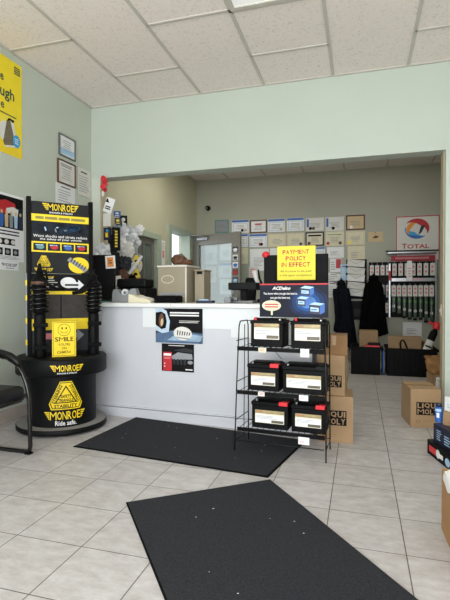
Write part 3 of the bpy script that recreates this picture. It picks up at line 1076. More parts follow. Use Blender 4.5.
def battery(lab, x0, x1, z, kind):
    w = x1 - x0
    d, h = 0.165, 0.178
    r = thing('car_battery', lab, 'car battery', rpos((x0 + x1) / 2, 0.022, z + 0.0062), RR, 'car batteries on the wire rack')
    mb = MB()
    mb.box(-w / 2 + 0.004, w / 2 - 0.004, 0.004, d - 0.004, 0, h * 0.80, BLACK, 0.004)
    for k in range(4):
        xx = -w / 2 + 0.012 + k * (w - 0.024) / 3
        mb.box(xx - 0.003, xx + 0.003, 0.001, 0.004, 0.004, 0.03, BLACK)
    case = mb.build('case', r)
    mb = MB()
    mb.box(-w / 2, w / 2, 0, d, h * 0.80, h * 0.93, BLACK, 0.004)
    mb.box(-w / 2 + 0.012, w / 2 - 0.012, 0.035, d - 0.02, h * 0.93, h * 0.985, BLACKM, 0.004)
    for k in range(3):
        xx = -w / 4 + k * w / 4
        mb.cyl((xx, 0.09, h * 0.985), (xx, 0.09, h * 0.995), 0.012, BLACKM, seg=14)
    lid = mb.build('lid', r)
    mb = MB()
    lw = w - 0.055
    z0, z1 = (h * 0.2, h * 0.64) if kind != 'top' else (h * 0.27, h * 0.82)
    mb.box(-lw / 2, lw / 2, -0.0006, 0.0042, z0, z1, CREAM)
    zz = z1 - z0
    yy = -0.0012
    mb.rect(-lw / 2 + 0.002, z0 + 0.002, lw / 2 - 0.002, z0 + zz * 0.66, yy, WHITE)
    mb.rect(-lw / 2, z1 - zz * 0.2, lw / 2, z1, yy, GOLD)
    mb.text('ACDelco', -lw / 2 + 0.006, z1 - zz * 0.15, -lw / 2 + 0.055, z1 - zz * 0.05, yy - 0.0003, RED, 0.02)
    mb.rect(-lw / 2, z1 - zz * 0.23, lw / 2, z1 - zz * 0.2, yy - 0.0003, DKGREY)
    mb.lines(-lw / 2 + 0.008, z0 + zz * 0.3, lw / 2 - 0.04, z0 + zz * 0.6, 3, yy - 0.0003, GREYP, 0.35, 0.4)
    mb.rect(lw / 2 - 0.08, z0 + zz * 0.05, lw / 2 - 0.004, z0 + zz * 0.26, yy - 0.0003, GOLDD)
    mb.build('label_sticker', case)
    mb = MB()
    if kind == 'top':
        mb.cyl((-w / 2 + 0.03, 0.03, h * 0.93), (-w / 2 + 0.03, 0.03, h * 1.03), 0.010, REDT, seg=14)
    else:
        mb.box(w / 2 - 0.062, w / 2 - 0.006, -0.001, 0.05, h * 0.83, h * 0.97, REDT if kind != 'plain' else BLACKM, 0.003)
    cap = mb.build('terminal_cap', lid)
    if kind != 'plain':
        cap['label'] = 'red terminal cap'
    mb = MB()
    mb.cyl((w / 2 - 0.03 if kind == 'top' else -w / 2 + 0.03, 0.03, h * 0.93), (w / 2 - 0.03 if kind == 'top' else -w / 2 + 0.03, 0.03, h * 0.985), 0.009, STEEL, seg=14)
    mb.build('terminal', lid)
    mb = MB()
    mb.tube([(-w * 0.3, 0.03, h * 0.9), (-w * 0.3, 0.012, h * 1.0), (w * 0.3, 0.012, h * 1.0), (w * 0.3, 0.03, h * 0.9)], 0.004, BLACKR, 6)
    mb.build('carry_handle', lid)


battery('left battery on the top shelf of the wire rack', -0.195, 0.02, 0.660, 'top')
battery('right battery on the top shelf of the wire rack', 0.062, 0.272, 0.660, 'top')
battery('narrow left battery on the middle shelf of the wire rack', -0.215, -0.005, 0.384, 'mid')
battery('wide right battery on the middle shelf of the wire rack', 0.012, 0.276, 0.384, 'plain')
battery('left battery on the bottom shelf of the wire rack', -0.188, 0.052, 0.150, 'low')
battery('right battery on the bottom shelf of the wire rack', 0.066, 0.278, 0.150, 'low')

for lab, x, z, w_, h_, mm in (('cream price tag under the left top-shelf battery', -0.133, 0.634, 0.05, 0.03, CREAM), ('white price tag under the right top-shelf battery', 0.13, 0.618, 0.052, 0.048, WHITE), ('small price tag under the left middle-shelf battery', -0.135, 0.362, 0.042, 0.028, OFFW), ('white price tag under the right middle-shelf battery', 0.122, 0.355, 0.055, 0.034, WHITE), ('white price tag hanging from the bottom shelf of battery rack', 0.118, 0.092, 0.066, 0.044, WHITE)):
    o = sheet('price_tag', lab, 'price tag', rpos(x, 0.0008, z), RR, w_, h_, 0.002, mm, lambda m_, y_: m_.lines(0.006, 0.008, 0.04, 0.024, 2, y_, PINK, 0.35, 0.3), 'price tags on the battery rack')


CARDN = M('midnight_card_print', '#0d1124', 0.5, var=0.3, scale=10, spec=0.2)
CARD1 = M('deep_blue_card_print', '#12203f', 0.5, var=0.3, scale=14, spec=0.2)
CARD2 = M('mid_blue_card_print', '#17345f', 0.5, var=0.3, scale=14, spec=0.2)
CARD3 = M('blue_card_print', '#1f4f8c', 0.5, var=0.3, scale=14, spec=0.2)


def acdelco(mb, y):
    w, h = 0.435, 0.212
    mb.rect(0, 0, w, h, y, CARDN)
    for k, (mm, f) in enumerate(((CARD1, 1.0), (CARD2, 0.8), (CARD3, 0.6), (GLOWB, 0.4))):
        mb.ell(0.31, 0.095, 0.125 * f, 0.095 * f, y - 0.0002 - 0.0001 * k, mm)
    for (x, z, ww, hh) in ((0.262, 0.135, 0.085, 0.042), (0.242, 0.068, 0.075, 0.044), (0.318, 0.02, 0.095, 0.055)):
        mb.poly([(x, z + 0.006), (x + ww * 0.7, z), (x + ww * 0.7, z + hh), (x, z + hh + 0.006)], y - 0.0008, NAVY)
        mb.poly([(x + ww * 0.7, z), (x + ww, z + 0.014), (x + ww, z + hh + 0.012), (x + ww * 0.7, z + hh)], y - 0.0008, BLUE)
        mb.poly([(x, z + hh + 0.006), (x + ww * 0.7, z + hh), (x + ww, z + hh + 0.012), (x + ww * 0.35, z + hh + 0.02)], y - 0.0009, CYANB)
        mb.poly([(x + 0.008, z + hh * 0.35), (x + ww * 0.62, z + hh * 0.28), (x + ww * 0.62, z + hh * 0.72), (x + 0.008, z + hh * 0.82)], y - 0.0011, CYANB)
        mb.rect(x + 0.012, z + hh * 0.48, x + ww * 0.5, z + hh * 0.6, y - 0.0013, BLUE)
    mb.rect(0, 0.203, w, h, y - 0.0006, RED)
    mb.text('ACDelco', 0.082, 0.172, 0.20, 0.193, y - 0.0008, WHITE, 0.03, 0.35)
    mb.text('You know when you get the best in,', 0.025, 0.138, 0.245, 0.156, y - 0.0015, WHITE, 0.015)
    mb.text('you get the best out.', 0.07, 0.112, 0.20, 0.130, y - 0.0015, WHITE, 0.015)
    mb.ell(0.078, 0.072, 0.062, 0.034, y - 0.0010, CREAM)
    mb.lines(0.03, 0.056, 0.126, 0.088, 2, y - 0.0013, RED, 0.45, 0.1, True)
    mb.poly([(0.075, 0.012), (0.086, 0.012), (0.088, 0.042), (0.074, 0.042)], y - 0.0010, CREAM)


sheet('brand_card', 'blue battery advertising card with red top edge above the rack', 'sign', rpos(-0.155, 0.105, 0.8505), RR, 0.435, 0.212, 0.004, CARDN, acdelco)

# ------------------------------------------------------------------ boxes
KRAFT3 = M('dark_brown_cardboard', '#86643f', 0.75, var=0.07, scale=8)


def carton(name, lab, loc, rz, w, d, h, mat_=None, draw=None, open_=False, flaps=None, group=None, tape=True, cat='box'):
    r = thing(name, lab, cat, loc, rz, group)
    mm = mat_ or KRAFT
    mb = MB()
    tk = 0.004
    for (a, b, c, e) in ((0, w, 0, tk), (0, w, d - tk, d), (0, tk, tk, d - tk), (w - tk, w, tk, d - tk)):
        mb.box(a, b, c, e, 0, h, mm)
    mb.box(tk, w - tk, tk, d - tk, 0, tk, mm)
    if draw:
        draw(mb, -0.0008)
    mb.build('carton_body', r)
    if not open_:
        for (a, b) in ((0, d / 2 - 0.001), (d / 2 + 0.001, d)):
            mb = MB(); mb.box(0, w, a, b, h, h + tk, mm); mb.build('top_flap', r)
        if tape:
            mb = MB(); mb.box(-0.0006, w + 0.0006, d / 2 - 0.024, d / 2 + 0.024, h + tk, h + tk + 0.0006, TAPE)
            mb.rect(0, 0, 0, 0, 0, TAPE) if False else None
            mb.build('tape', r)
    else:
        for (ax, ang) in (flaps or ()):
            mb = MB()
            if ax == 'L':
                mb.box(-0.11, 0, 0.004, d - 0.004, -0.002, 0.002, mm); o = mb.build('top_flap', r, loc=(0, 0, h), rot=(0, ang, 0))
            elif ax == 'R':
                mb.box(0, 0.11, 0.004, d - 0.004, -0.002, 0.002, mm); o = mb.build('top_flap', r, loc=(w, 0, h), rot=(0, ang, 0))
            elif ax == 'F':
                mb.box(0.004, w - 0.004, -0.11, 0, -0.002, 0.002, mm); o = mb.build('top_flap', r, loc=(0, 0, h), rot=(ang, 0, 0))
            else:
                mb.box(0.004, w - 0.004, 0, 0.11, -0.002, 0.002, mm); o = mb.build('top_flap', r, loc=(0, d, h), rot=(ang, 0, 0))
    return r


carton('cardboard_box', 'printed cardboard box on floor in the office opening', (0.368, 3.655, 0.0005), radians(7), 0.212, 0.315, 0.283, KRAFT,
       lambda m_, y_: (liqui_block(m_, 0.04, 0.094, 0.2, 0.19, y_, KRAFT), m_.ring(0.052, 0.045, 0.012, 0.015, y_, BROWN, sz=0.8), m_.lines(0.09, 0.035, 0.17, 0.06, 2, y_, TAPE, 0.3)))
carton('cardboard_box', 'bottom box of the stack behind the battery rack', (-0.272, 3.125, 0.0005), radians(2), 0.232, 0.28, 0.306, KRAFT,
       lambda m_, y_: (liqui_block(m_, 0.03, 0.115, 0.19, 0.215, y_, KRAFT), m_.lines(0.06, 0.03, 0.13, 0.06, 2, y_, TAPE, 0.3)), tape=False, group='boxes stacked behind the battery rack')
carton('cardboard_box', 'middle box of the stack behind the battery rack', (-0.275, 3.165, 0.311), radians(-3), 0.18, 0.24, 0.266, KRAFT,
       lambda m_, y_: liqui_block(m_, 0.03, 0.055, 0.16, 0.135, y_, KRAFT), group='boxes stacked behind the battery rack')
carton('cardboard_box', 'top darker brown box of the stack behind the battery rack', (-0.255, 3.19, 0.5817), radians(1), 0.175, 0.2, 0.13, KRAFT3,
       lambda m_, y_: m_.rect(0.07, 0.065, 0.1, 0.13, y_, TAPE), group='boxes stacked behind the battery rack')
carton('cardboard_box', 'open brown box at right photo edge with white paper inside', (0.349, 1.70, 0.0005), radians(2), 0.36, 0.40, 0.255, KRAFT2,
       None, True, (('R', radians(20)), ('F', radians(35)), ('B', radians(-155))))
mb = MB()
prof = [(0.2, -0.05), (0.15, -0.02), (0.10, 0.005), (0.05, 0.018), (0.02, 0.012), (0.004, 0.010), (-0.004, 0.008), (-0.009, 0.0), (-0.012, -0.015), (-0.012, -0.03)]
vs = []
nj = 10
for i, (a_, c_) in enumerate(prof):
    for j in range(nj):
        b_ = 0.2 * j / (nj - 1)
        wv = 0.012 * noise.noise(Vector((i * 0.6, j * 0.7, 2.0))) if i < 5 else 0.004 * sin(j * 1.3) * (i > 7)
        vs.append((a_, b_, c_ + wv + (0.008 * sin(j * 0.9) if i == len(prof) - 1 else 0)))
fs = [(i * nj + j, i * nj + j + 1, (i + 1) * nj + j + 1, (i + 1) * nj + j) for i in range(len(prof) - 1) for j in range(nj - 1)]
mb.add(vs, fs, WHITE, True)
tag(mb.build('packing_paper', loc=(0.345, 1.86, 0.252)), 'crumpled white paper hanging over edge of open brown box', 'paper')

# product boxes piled against the right-hand wall
SR = atan2(-0.963, 0.27)


def side_print_r(m_, y_):
    m_.rect(0.004, 0.006, 0.376, 0.080, y_, INK)
    m_.lines(0.03, 0.018, 0.12, 0.066, 1, y_ - 0.0003, REDT, 0.8, 0)
    m_.ell(0.15, 0.042, 0.028, 0.026, y_ - 0.0003, OFFW)
    m_.text('Blue', 0.13, 0.022, 0.21, 0.06, y_ - 0.0006, WHITE, 0.03) if False else m_.lines(0.135, 0.02, 0.215, 0.058, 1, y_ - 0.0006, WHITE, 0.7, 0)
    m_.ell(0.27, 0.035, 0.03, 0.024, y_ - 0.0003, CYANB)


def side_print_b(m_, y_):
    m_.lines(0.04, 0.02, 0.10, 0.085, 5, y_, CYANB, 0.35, 0.4)
    m_.lines(0.13, 0.015, 0.21, 0.075, 4, y_, CYANB, 0.4, 0.4)


def solid_box(name, lab, loc, rz, w, d, h, mm, draw=None, cat='box'):
    r = thing(name, lab, cat, loc, rz, 'product boxes piled at the right wall')
    mb = MB(); mb.box(0, w, 0, d, 0, h, mm, 0.0015)
    if draw:
        draw(mb, -0.0008)
    mb.build('carton_body', r)
    mb = MB(); mb.box(0.002, w - 0.002, 0.002, d / 2, h, h + 0.0012, mm); mb.build('tuck_flap', r)
    return r


solid_box('product_box', 'flat black box with red print, lowest in the right-hand pile', (0.409, 3.09, 0.0005), SR, 0.38, 0.3, 0.086, BLACKM, side_print_r)
solid_box('product_box', 'dark blue box with pale print, above the flat black box', (0.440, 3.06, 0.0882), SR + 0.05, 0.25, 0.22, 0.108, NAVY, side_print_b)
solid_box('product_box', 'small black box at right photo edge on the dark blue box', (0.515, 2.93, 0.1980), SR + 0.1, 0.12, 0.12, 0.05, BLACKM, lambda m_, y_: m_.lines(0.01, 0.012, 0.06, 0.04, 2, y_, WHITE, 0.4))
carton('cardboard_box', 'small kraft carton on the dark blue box at the right wall', (0.492, 3.04, 0.1980), SR + 0.55, 0.09, 0.1, 0.075, KRAFT, None, False, None, 'product boxes piled at the right wall')
solid_box('product_box', 'white carton leaning high on the pile at right wall', (0.503, 3.07, 0.2785), SR + 0.3, 0.12, 0.1, 0.085, WHITE, lambda m_, y_: m_.lines(0.02, 0.02, 0.06, 0.05, 2, y_, CYANB, 0.3))
t = thing('spray_can', 'small blue can with white mark on the dark blue box', 'can', (0.476, 3.098, 0.1980), SR + 0.9)
mb = MB(); mb.lathe([(0, 0), (0.0215, 0), (0.0225, 0.004), (0.0225, 0.088), (0.019, 0.095), (0.0, 0.096)], BLUE, seg=24)
mb.wrap = 0.0225
mb.poly([(-0.008, 0.03), (0.008, 0.03), (0.008, 0.06), (-0.008, 0.06)], -0.0006, WHITE)
mb.poly([(-0.02, 0.068), (0.02, 0.068), (0.02, 0.084), (-0.02, 0.084)], -0.0006, CYANB)
mb.wrap = None
mb.build('can_body', t)
mb = MB(); mb.lathe([(0.0, 0.095), (0.0185, 0.095), (0.0185, 0.112), (0.015, 0.117), (0, 0.117)], NAVY, seg=20); mb.build('cap', t)
TAPEG = M('grey_plastic', '#878a8c', 0.4, var=0.06)
# ------------------------------------------------------------------ posters and frames on the left wall
WX = -2.6345


def yellow_poster(mb, y):
    w, h = 0.62, 0.745
    # local x grows towards the counter (world +Y); right edge of the poster is at x = w
    mb.rect(0, 0, w, 0.12, y, YEL2)
    mb.poly([(0.0, 0.22), (w, 0.31), (w, 0.25), (0.0, 0.12)], y - 0.0001, YELF)
    mb.text('ugh', w - 0.235, 0.405, w - 0.085, 0.515, y - 0.0004, TEALD, 0.02)
    mb.text('e', w - 0.232, 0.55, w - 0.196, 0.60, y - 0.0004, TEALD, 0.02)
    mb.text('e', w - 0.228, 0.338, w - 0.192, 0.386, y - 0.0004, TEALD, 0.02)
    mb.lines(w - 0.36, 0.298, w - 0.065, 0.314, 1, y - 0.0004, TEALD, 0.6, 0)
    mb.rect(w - 0.085, 0.655, w - 0.022, 0.715, y - 0.0004, TEALD)
    mb.lines(w - 0.08, 0.66, w - 0.028, 0.71, 3, y - 0.0007, YEL2, 0.35, 0)
    # pads
    mb.poly([(w - 0.245, 0.12), (w - 0.20, 0.09), (w - 0.165, 0.24), (w - 0.2, 0.25), (w - 0.25, 0.20)], y - 0.0004, OFFW)
    mb.poly([(w - 0.205, 0.085), (w - 0.19, 0.06), (w - 0.075, 0.09), (w - 0.085, 0.135), (w - 0.13, 0.27), (w - 0.17, 0.245)], y - 0.0007, BPAD)
    mb.poly([(w - 0.13, 0.27), (w - 0.085, 0.135), (w - 0.06, 0.15), (w - 0.095, 0.262)], y - 0.0009, OFFW)
    mb.poly([(w - 0.175, 0.245), (w - 0.145, 0.285), (w - 0.085, 0.282), (w - 0.1, 0.256), (w - 0.13, 0.27)], y - 0.0010, INK)
    mb.poly([(w - 0.19, 0.06), (w - 0.18, 0.048), (w - 0.06, 0.078), (w - 0.075, 0.09)], y - 0.0010, OFFW)
    mb.ell(w - 0.062, 0.125, 0.04, 0.05, y - 0.0013, SKYB)
    mb.lines(w - 0.085, 0.10, w - 0.04, 0.15, 3, y - 0.0016, WHITE, 0.4, 0.2, True)


TEALD = M('dark_teal_print', '#17463f', 0.5, var=0.05)
sheet('wall_poster', 'bright yellow brake pad poster high on the left wall', 'poster', (WX, 3.085 - 0.62, 2.088), W90, 0.62, 0.745, 0.003, YEL, yellow_poster)


def white_poster(mb, y):
    w, h = 0.60, 0.525
    mb.rect(0, 0.255, w - 0.008, h - 0.02, y, PHOTOB)
    mb.rect(0, 0.43, w - 0.008, h - 0.02, y - 0.0003, INK)
    mb.poly([(0.3, 0.36), (0.46, 0.37), (0.52, 0.40), (0.5, 0.46), (0.4, 0.475), (0.3, 0.45)], y - 0.0005, RED)
    mb.poly([(0.4, 0.35), (0.53, 0.36), (0.54, 0.415), (0.48, 0.43), (0.41, 0.41)], y - 0.0007, OFFW)
    mb.ell(0.44, 0.345, 0.022, 0.032, y - 0.0009, INK)
    for k, mm in enumerate((BLUE, TAN, GREYP, CYANB, NAVY)):
        x = 0.36 + 0.05 * k
        mb.poly([(x - 0.016, 0.265), (x + 0.016, 0.265), (x + 0.02, 0.36), (x - 0.02, 0.36)], y - 0.0011, mm)
        mb.ell(x, 0.378, 0.011, 0.015, y - 0.0013, TAN)
    mb.lines(0.2, 0.195, 0.56, 0.245, 2, y - 0.0004, DKGREY, 0.42, 0.1)
    mb.rect(0.2, 0.125, 0.5, 0.175, y - 0.0004, INK)
    for k in range(4):
        mb.ell(0.27 + 0.07 * k, 0.15, 0.024, 0.018, y - 0.0007, OFFW)
    for k in range(4):
        mb.rect(0.22 + 0.085 * k, 0.045, 0.285 + 0.085 * k, 0.10, y - 0.0004, INK)
        mb.ell(0.25 + 0.085 * k, 0.072, 0.02, 0.016, y - 0.0007, GREYP)
    mb.lines(0.2, 0.01, 0.56, 0.04, 3, y - 0.0004, GREYP, 0.35, 0.2)


sheet('wall_poster', 'white poster with truck and people photo behind the armchair', 'poster', (WX, 3.10 - 0.60, 1.255), W90, 0.60, 0.525, 0.003, WHITE, white_poster)
sheet('wall_notice', 'narrow white strip with winged wordmark below the truck poster', 'notice', (WX, 3.04 - 0.5, 1.185), W90, 0.5, 0.068, 0.003, WHITE,
      lambda m_, y_: (monroe_logo(m_, 0.40, 0.04, 0.17, 0.026, y_, INK), m_.lines(0.36, 0.01, 0.45, 0.02, 1, y_, GREYP, 0.6, 0)))


def framed(lab, y0, y1, z0, z1, fr, draw, name='picture_frame', grp='framed certificates on left wall'):
    w, h = y1 - y0, z1 - z0
    r = thing(name, lab, 'frame', (WX, y0, z0), W90, grp)
    mb = MB()
    b = 0.012
    for (a, c, e, f) in ((0, w, 0, b), (0, w, h - b, h), (0, b, b, h - b), (w - b, w, b, h - b)):
        mb.box(a, c, -0.016, 0, e, f, fr, 0.002)
    mb.build('frame', r)
    mb = MB()
    mb.box(b, w - b, -0.006, -0.001, b, h - b, WHITE)
    draw(mb, -0.0066, w, h)
    mb.build('certificate', r)


def cert_blue(m_, y, w, h):
    m_.rect(0.02, 0.025, w - 0.02, h * 0.4, y, CYANB)
    m_.lines(0.06, h * 0.42, w - 0.06, h * 0.8, 4, y - 0.0002, GREYP, 0.3, 0.4, True)
    m_.lines(0.05, 0.06, w - 0.05, h * 0.35, 3, y - 0.0003, BLUE, 0.2, 0.4, True)


def cert_plain(m_, y, w, h):
    m_.rect(0.024, 0.024, w - 0.024, h - 0.024, y, OFFW)
    m_.lines(0.05, h * 0.72, w - 0.05, h * 0.86, 2, y - 0.0002, DKGREY, 0.4, 0.2, True)
    m_.lines(0.05, h * 0.2, w - 0.05, h * 0.68, 5, y - 0.0002, GREYP, 0.25, 0.4, True)


framed('small grey-framed certificate, uppermost on left wall near header', 3.552, 3.80, 2.27, 2.47, GREYST, cert_blue)
framed('brown-framed white certificate below the uppermost frame on left wall', 3.53, 3.80, 2.015, 2.235, BROWN, cert_plain)
paper_lines = lambda w, h, n=7, ink=GREYP, dot=None: (lambda m_, y_: (m_.lines(w * 0.12, h * 0.12, w * 0.88, h * 0.75, n, y_, ink, 0.25, 0.4), m_.lines(w * 0.25, h * 0.82, w * 0.75, h * 0.9, 1, y_, DKGREY, 0.6, 0.1)))
sheet('wall_notice', 'unframed white sheet directly below the brown frame, left wall', 'notice', (WX, 3.515, 1.825), W90, 0.285, 0.187, 0.002, WHITE, paper_lines(0.285, 0.187, 5))
sheet('wall_notice', 'tall grey certificate sheet beside the header corner', 'notice', (WX, 3.84, 1.97), W90, 0.22, 0.27, 0.004, OFFW, paper_lines(0.22, 0.27, 7), edge=GREYP)
sheet('sticky_note', 'upper tiny white note at the header corner', 'note', (WX, 4.01, 2.05), W90, 0.06, 0.045, 0.002, WHITE)
sheet('sticky_note', 'lower tiny white note at the header corner', 'note', (WX, 4.0, 1.985), W90, 0.06, 0.05, 0.002, OFFW)

# ------------------------------------------------------------------ certificates on the back wall
BY = 7.1995


def cert(lab, x0, x1, z0, z1, style, grp='certificates on the back wall', name='certificate'):
    w, h = x1 - x0, z1 - z0
    paper = {'blue': WHITE, 'cream': CREAM, 'frame': WHITE, 'tanframe': TAN, 'grey': GREYP, 'ribbon': OFFW, 'title': CREAM, 'green': CREAM, 'sheet': WHITE, 'creamsheet': CREAM}[style[0]]
    seal = style[1] if len(style) > 1 else None
    edge = {'frame': BROWN, 'tanframe': BROWN, 'grey': TEAL}.get(style[0], GREYST)

    def draw(mb, y):
        k = style[0]
        b = 0.02
        if k in ('frame', 'tanframe', 'grey', 'title'):
            e = {'frame': BROWN, 'tanframe': BROWN, 'grey': TEAL, 'title': DKGREY}[k]
            for (a, c, d_, f) in ((0, w, 0, b), (0, w, h - b, h), (0, b, b, h - b), (w - b, w, b, h - b)):
                mb.rect(a, d_, c, f, y, e)
        if k == 'blue':
            mb.rect(0.004, h * 0.82, w - 0.004, h - 0.004, y, BLUE)
            mb.rect(0.02, 0.02, w - 0.02, h * 0.76, y, CYANB)
            mb.rect(0.03, 0.03, w - 0.03, h * 0.72, y - 0.0003, WHITE)
        if k == 'ribbon':
            mb.rect(0.012, h * 0.3, 0.045, h * 0.92, y, BLUE)
        if k == 'cream':
            mb.rect(0.012, 0.012, w - 0.012, h - 0.012, y, TAN)
            mb.rect(0.018, 0.018, w - 0.018, h - 0.018, y - 0.0003, CREAM)
        if k == 'frame':
            mb.lines(w * 0.3, h * 0.6, w * 0.7, h * 0.75, 1, y - 0.0006, RED, 0.7, 0)
        if k == 'title':
            mb.lines(w * 0.15, h * 0.66, w * 0.85, h * 0.82, 1, y - 0.0006, INK, 0.7, 0)
        if k == 'green':
            mb.lines(w * 0.12, h * 0.72, w * 0.88, h * 0.84, 1, y - 0.0006, GREEN, 0.4, 0)
        mb.lines(w * 0.2, h * 0.22, w * 0.8, h * 0.62, 4 if h < 0.24 else 7, y - 0.0006, GREYP, 0.28, 0.5, k not in ('sheet', 'creamsheet'))
        if seal:
            for (fx, m_) in seal:
                mb.ell(w * fx, h * 0.2, 0.024, 0.024, y - 0.0009, m_, 16)
    sheet(name, lab, 'certificate', (x0, BY, z0), 0, w, h, 0.008, paper, draw, grp, edge=edge)


cert('grey teal-edged picture, first in the top certificate row', -2.306, -2.064, 2.013, 2.229, ('grey',))
cert('blue-headed certificate with dark seal, second in the top row', -2.013, -1.727, 2.001, 2.213, ('blue', ((0.62, INK), (0.8, TAN))))
cert('brown-bordered white certificate with red title, third in top row', -1.71, -1.43, 1.989, 2.199, ('frame',))
cert('blue-headed certificate, fourth in the top row', -1.414, -1.141, 1.994, 2.202, ('blue', ((0.78, TAN),)))
cert('blue-headed certificate above the yellow sign, fifth in top row', -1.109, -0.842, 1.998, 2.204, ('blue', ((0.72, CREAM),)))
cert('pale certificate with blue ribbon and two dark seals, sixth in top row', -0.81, -0.535, 1.986, 2.188, ('ribbon', ((0.25, INK), (0.42, BROWN))))
cert('pale certificate with blue ribbon and one dark seal, seventh in top row', -0.512, -0.235, 1.974, 2.19, ('ribbon', ((0.42, INK),)))
cert('tan certificate in brown frame with white seal, last in top row', -0.205, 0.072, 1.977, 2.205, ('tanframe', ((0.28, WHITE),)))
cert('pale certificate half behind the open door edge, second row', -1.90, -1.743, 1.771, 1.983, ('blue',))
cert('blue-headed certificate with red and black seal, second row', -1.718, -1.43, 1.764, 1.974, ('blue', ((0.62, RED), (0.7, INK))))
cert('plain cream certificate beside the red-sealed one, second row', -1.414, -1.124, 1.755, 1.963, ('cream',))
cert('cream certificate with blue seal just above the yellow sign', -1.108, -0.841, 1.747, 1.967, ('cream', ((0.82, NAVY),)))
cert('cream certificate with black title and border, second row', -0.818, -0.534, 1.753, 1.971, ('title', ((0.2, BROWN),)))
cert('cream certificate with green heading and red seal, second row', -0.511, -0.235, 1.743, 1.967, ('green', ((0.14, RED), (0.8, BROWN))))
cert('cream certificate with yellow seal, last in the second row', -0.204, 0.072, 1.749, 1.963, ('cream', ((0.18, YEL),)))
cert('cream sheet beside the open glass door, third row', -1.90, -1.743, 1.495, 1.755, ('creamsheet',))
G2 = 'white sheets pinned under the certificates'
cert('large white sheet left of the payment sign, third row', -1.71, -1.397, 1.38, 1.732, ('sheet',), G2, 'pinned_sheet')
cert('white sheet partly behind the payment sign, third row', -1.381, -1.092, 1.42, 1.738, ('sheet',), G2, 'pinned_sheet')
cert('small white sheet with blue head right of payment sign', -0.655, -0.519, 1.565, 1.735, ('blue',), G2, 'pinned_sheet')
cert('white sheet above the red and white leaflet', -0.488, -0.234, 1.56, 1.728, ('sheet',), G2, 'pinned_sheet')
cert('cream sheet directly above the envelope rack', -0.18, 0.073, 1.50, 1.735, ('creamsheet',), G2, 'pinned_sheet')
cert('white sheet low on back wall below the wiper packs', 0.61, 0.87, 0.36, 0.59, ('sheet',), G2, 'pinned_sheet')
sheet('leaflet', 'pink printed leaflet left of the payment sign', 'leaflet', (-1.726, BY - 0.012, 1.25), 0, 0.155, 0.2, 0.002, OFFW, lambda m_, y_: m_.lines(0.02, 0.03, 0.13, 0.17, 4, y_, PINK, 0.5, 0.2))
sheet('leaflet', 'red and white leaflet pinned right of the monitor', 'leaflet', (-0.442, BY - 0.012, 1.34), 0, 0.17, 0.21, 0.002, WHITE, lambda m_, y_: (m_.rect(0.09, 0.06, 0.165, 0.2, y_, RED), m_.lines(0.015, 0.03, 0.085, 0.17, 4, y_, GREYP, 0.3)))
sheet('pinned_sheet', 'upper hanging white paper between monitor and navy jacket', 'paper', (-0.50, BY - 0.02, 1.20), 0, 0.2, 0.14, 0.002, WHITE, paper_lines(0.2, 0.14, 3), G2, tilt=0.15)
sheet('pinned_sheet', 'lower hanging white paper between monitor and navy jacket', 'paper', (-0.487, BY - 0.02, 0.95), 0, 0.17, 0.25, 0.002, WHITE, paper_lines(0.17, 0.25, 6), G2)
sheet('pinned_sheet', 'pale blue sheet hanging left of the envelope rack', 'paper', (-0.285, BY - 0.015, 1.21), 0, 0.11, 0.25, 0.002, CYANB, paper_lines(0.11, 0.25, 6, WHITE), G2)
sheet('pinned_sheet', 'narrow pale blue strip right of the envelope rack', 'paper', (0.155, BY - 0.015, 1.06), 0, 0.085, 0.42, 0.002, CYANB, paper_lines(0.085, 0.42, 8, WHITE), G2)
sheet('wall_note', 'tan card with small drawing alone right of certificates', 'note', (0.116, BY, 1.786), 0, 0.214, 0.15, 0.004, TAN, lambda m_, y_: (m_.poly([(0.06, 0.06), (0.11, 0.1), (0.16, 0.075), (0.12, 0.055)], y_, BROWN), m_.ell(0.107, 0.137, 0.006, 0.006, y_, INK)))

G3 = 'sheets seen through the open glass door'
for lab, a_, b_, c_, d_, st in (
        ('white sheet upper left behind the open glass door', -2.47, -2.27, 1.50, 1.80, 'sheet'),
        ('white sheet upper right behind the open glass door', -2.22, -1.97, 1.56, 1.84, 'sheet'),
        ('blue-headed sheet middle right behind the open glass door', -2.24, -1.97, 1.28, 1.52, 'blue'),
        ('cream sheet lower left behind the open glass door', -2.46, -2.28, 1.2, 1.46, 'creamsheet'),
        ('white sheet lowest behind the open glass door', -2.22, -1.98, 1.0, 1.25, 'sheet')):
    cert(lab, a_, b_, c_, d_, (st,), G3, 'pinned_sheet')
# security camera
t = thing('security_camera', 'small black dome camera high on back wall corner', 'camera', (-2.42, 7.1995, 2.43))
mb = MB(); mb.cyl((0, 0, 0), (0, -0.02, 0), 0.04, BLACK); mb.build('mount', t)
mb = MB(); mb.blob((0, -0.05, 0.0), (0.038, 0.045, 0.036), BLACK, 0.0); mb.build('camera_body', t)
mb = MB(); mb.cyl((0, -0.085, -0.008), (0.0, -0.1, -0.01), 0.018, GREYST); mb.build('lens', t)

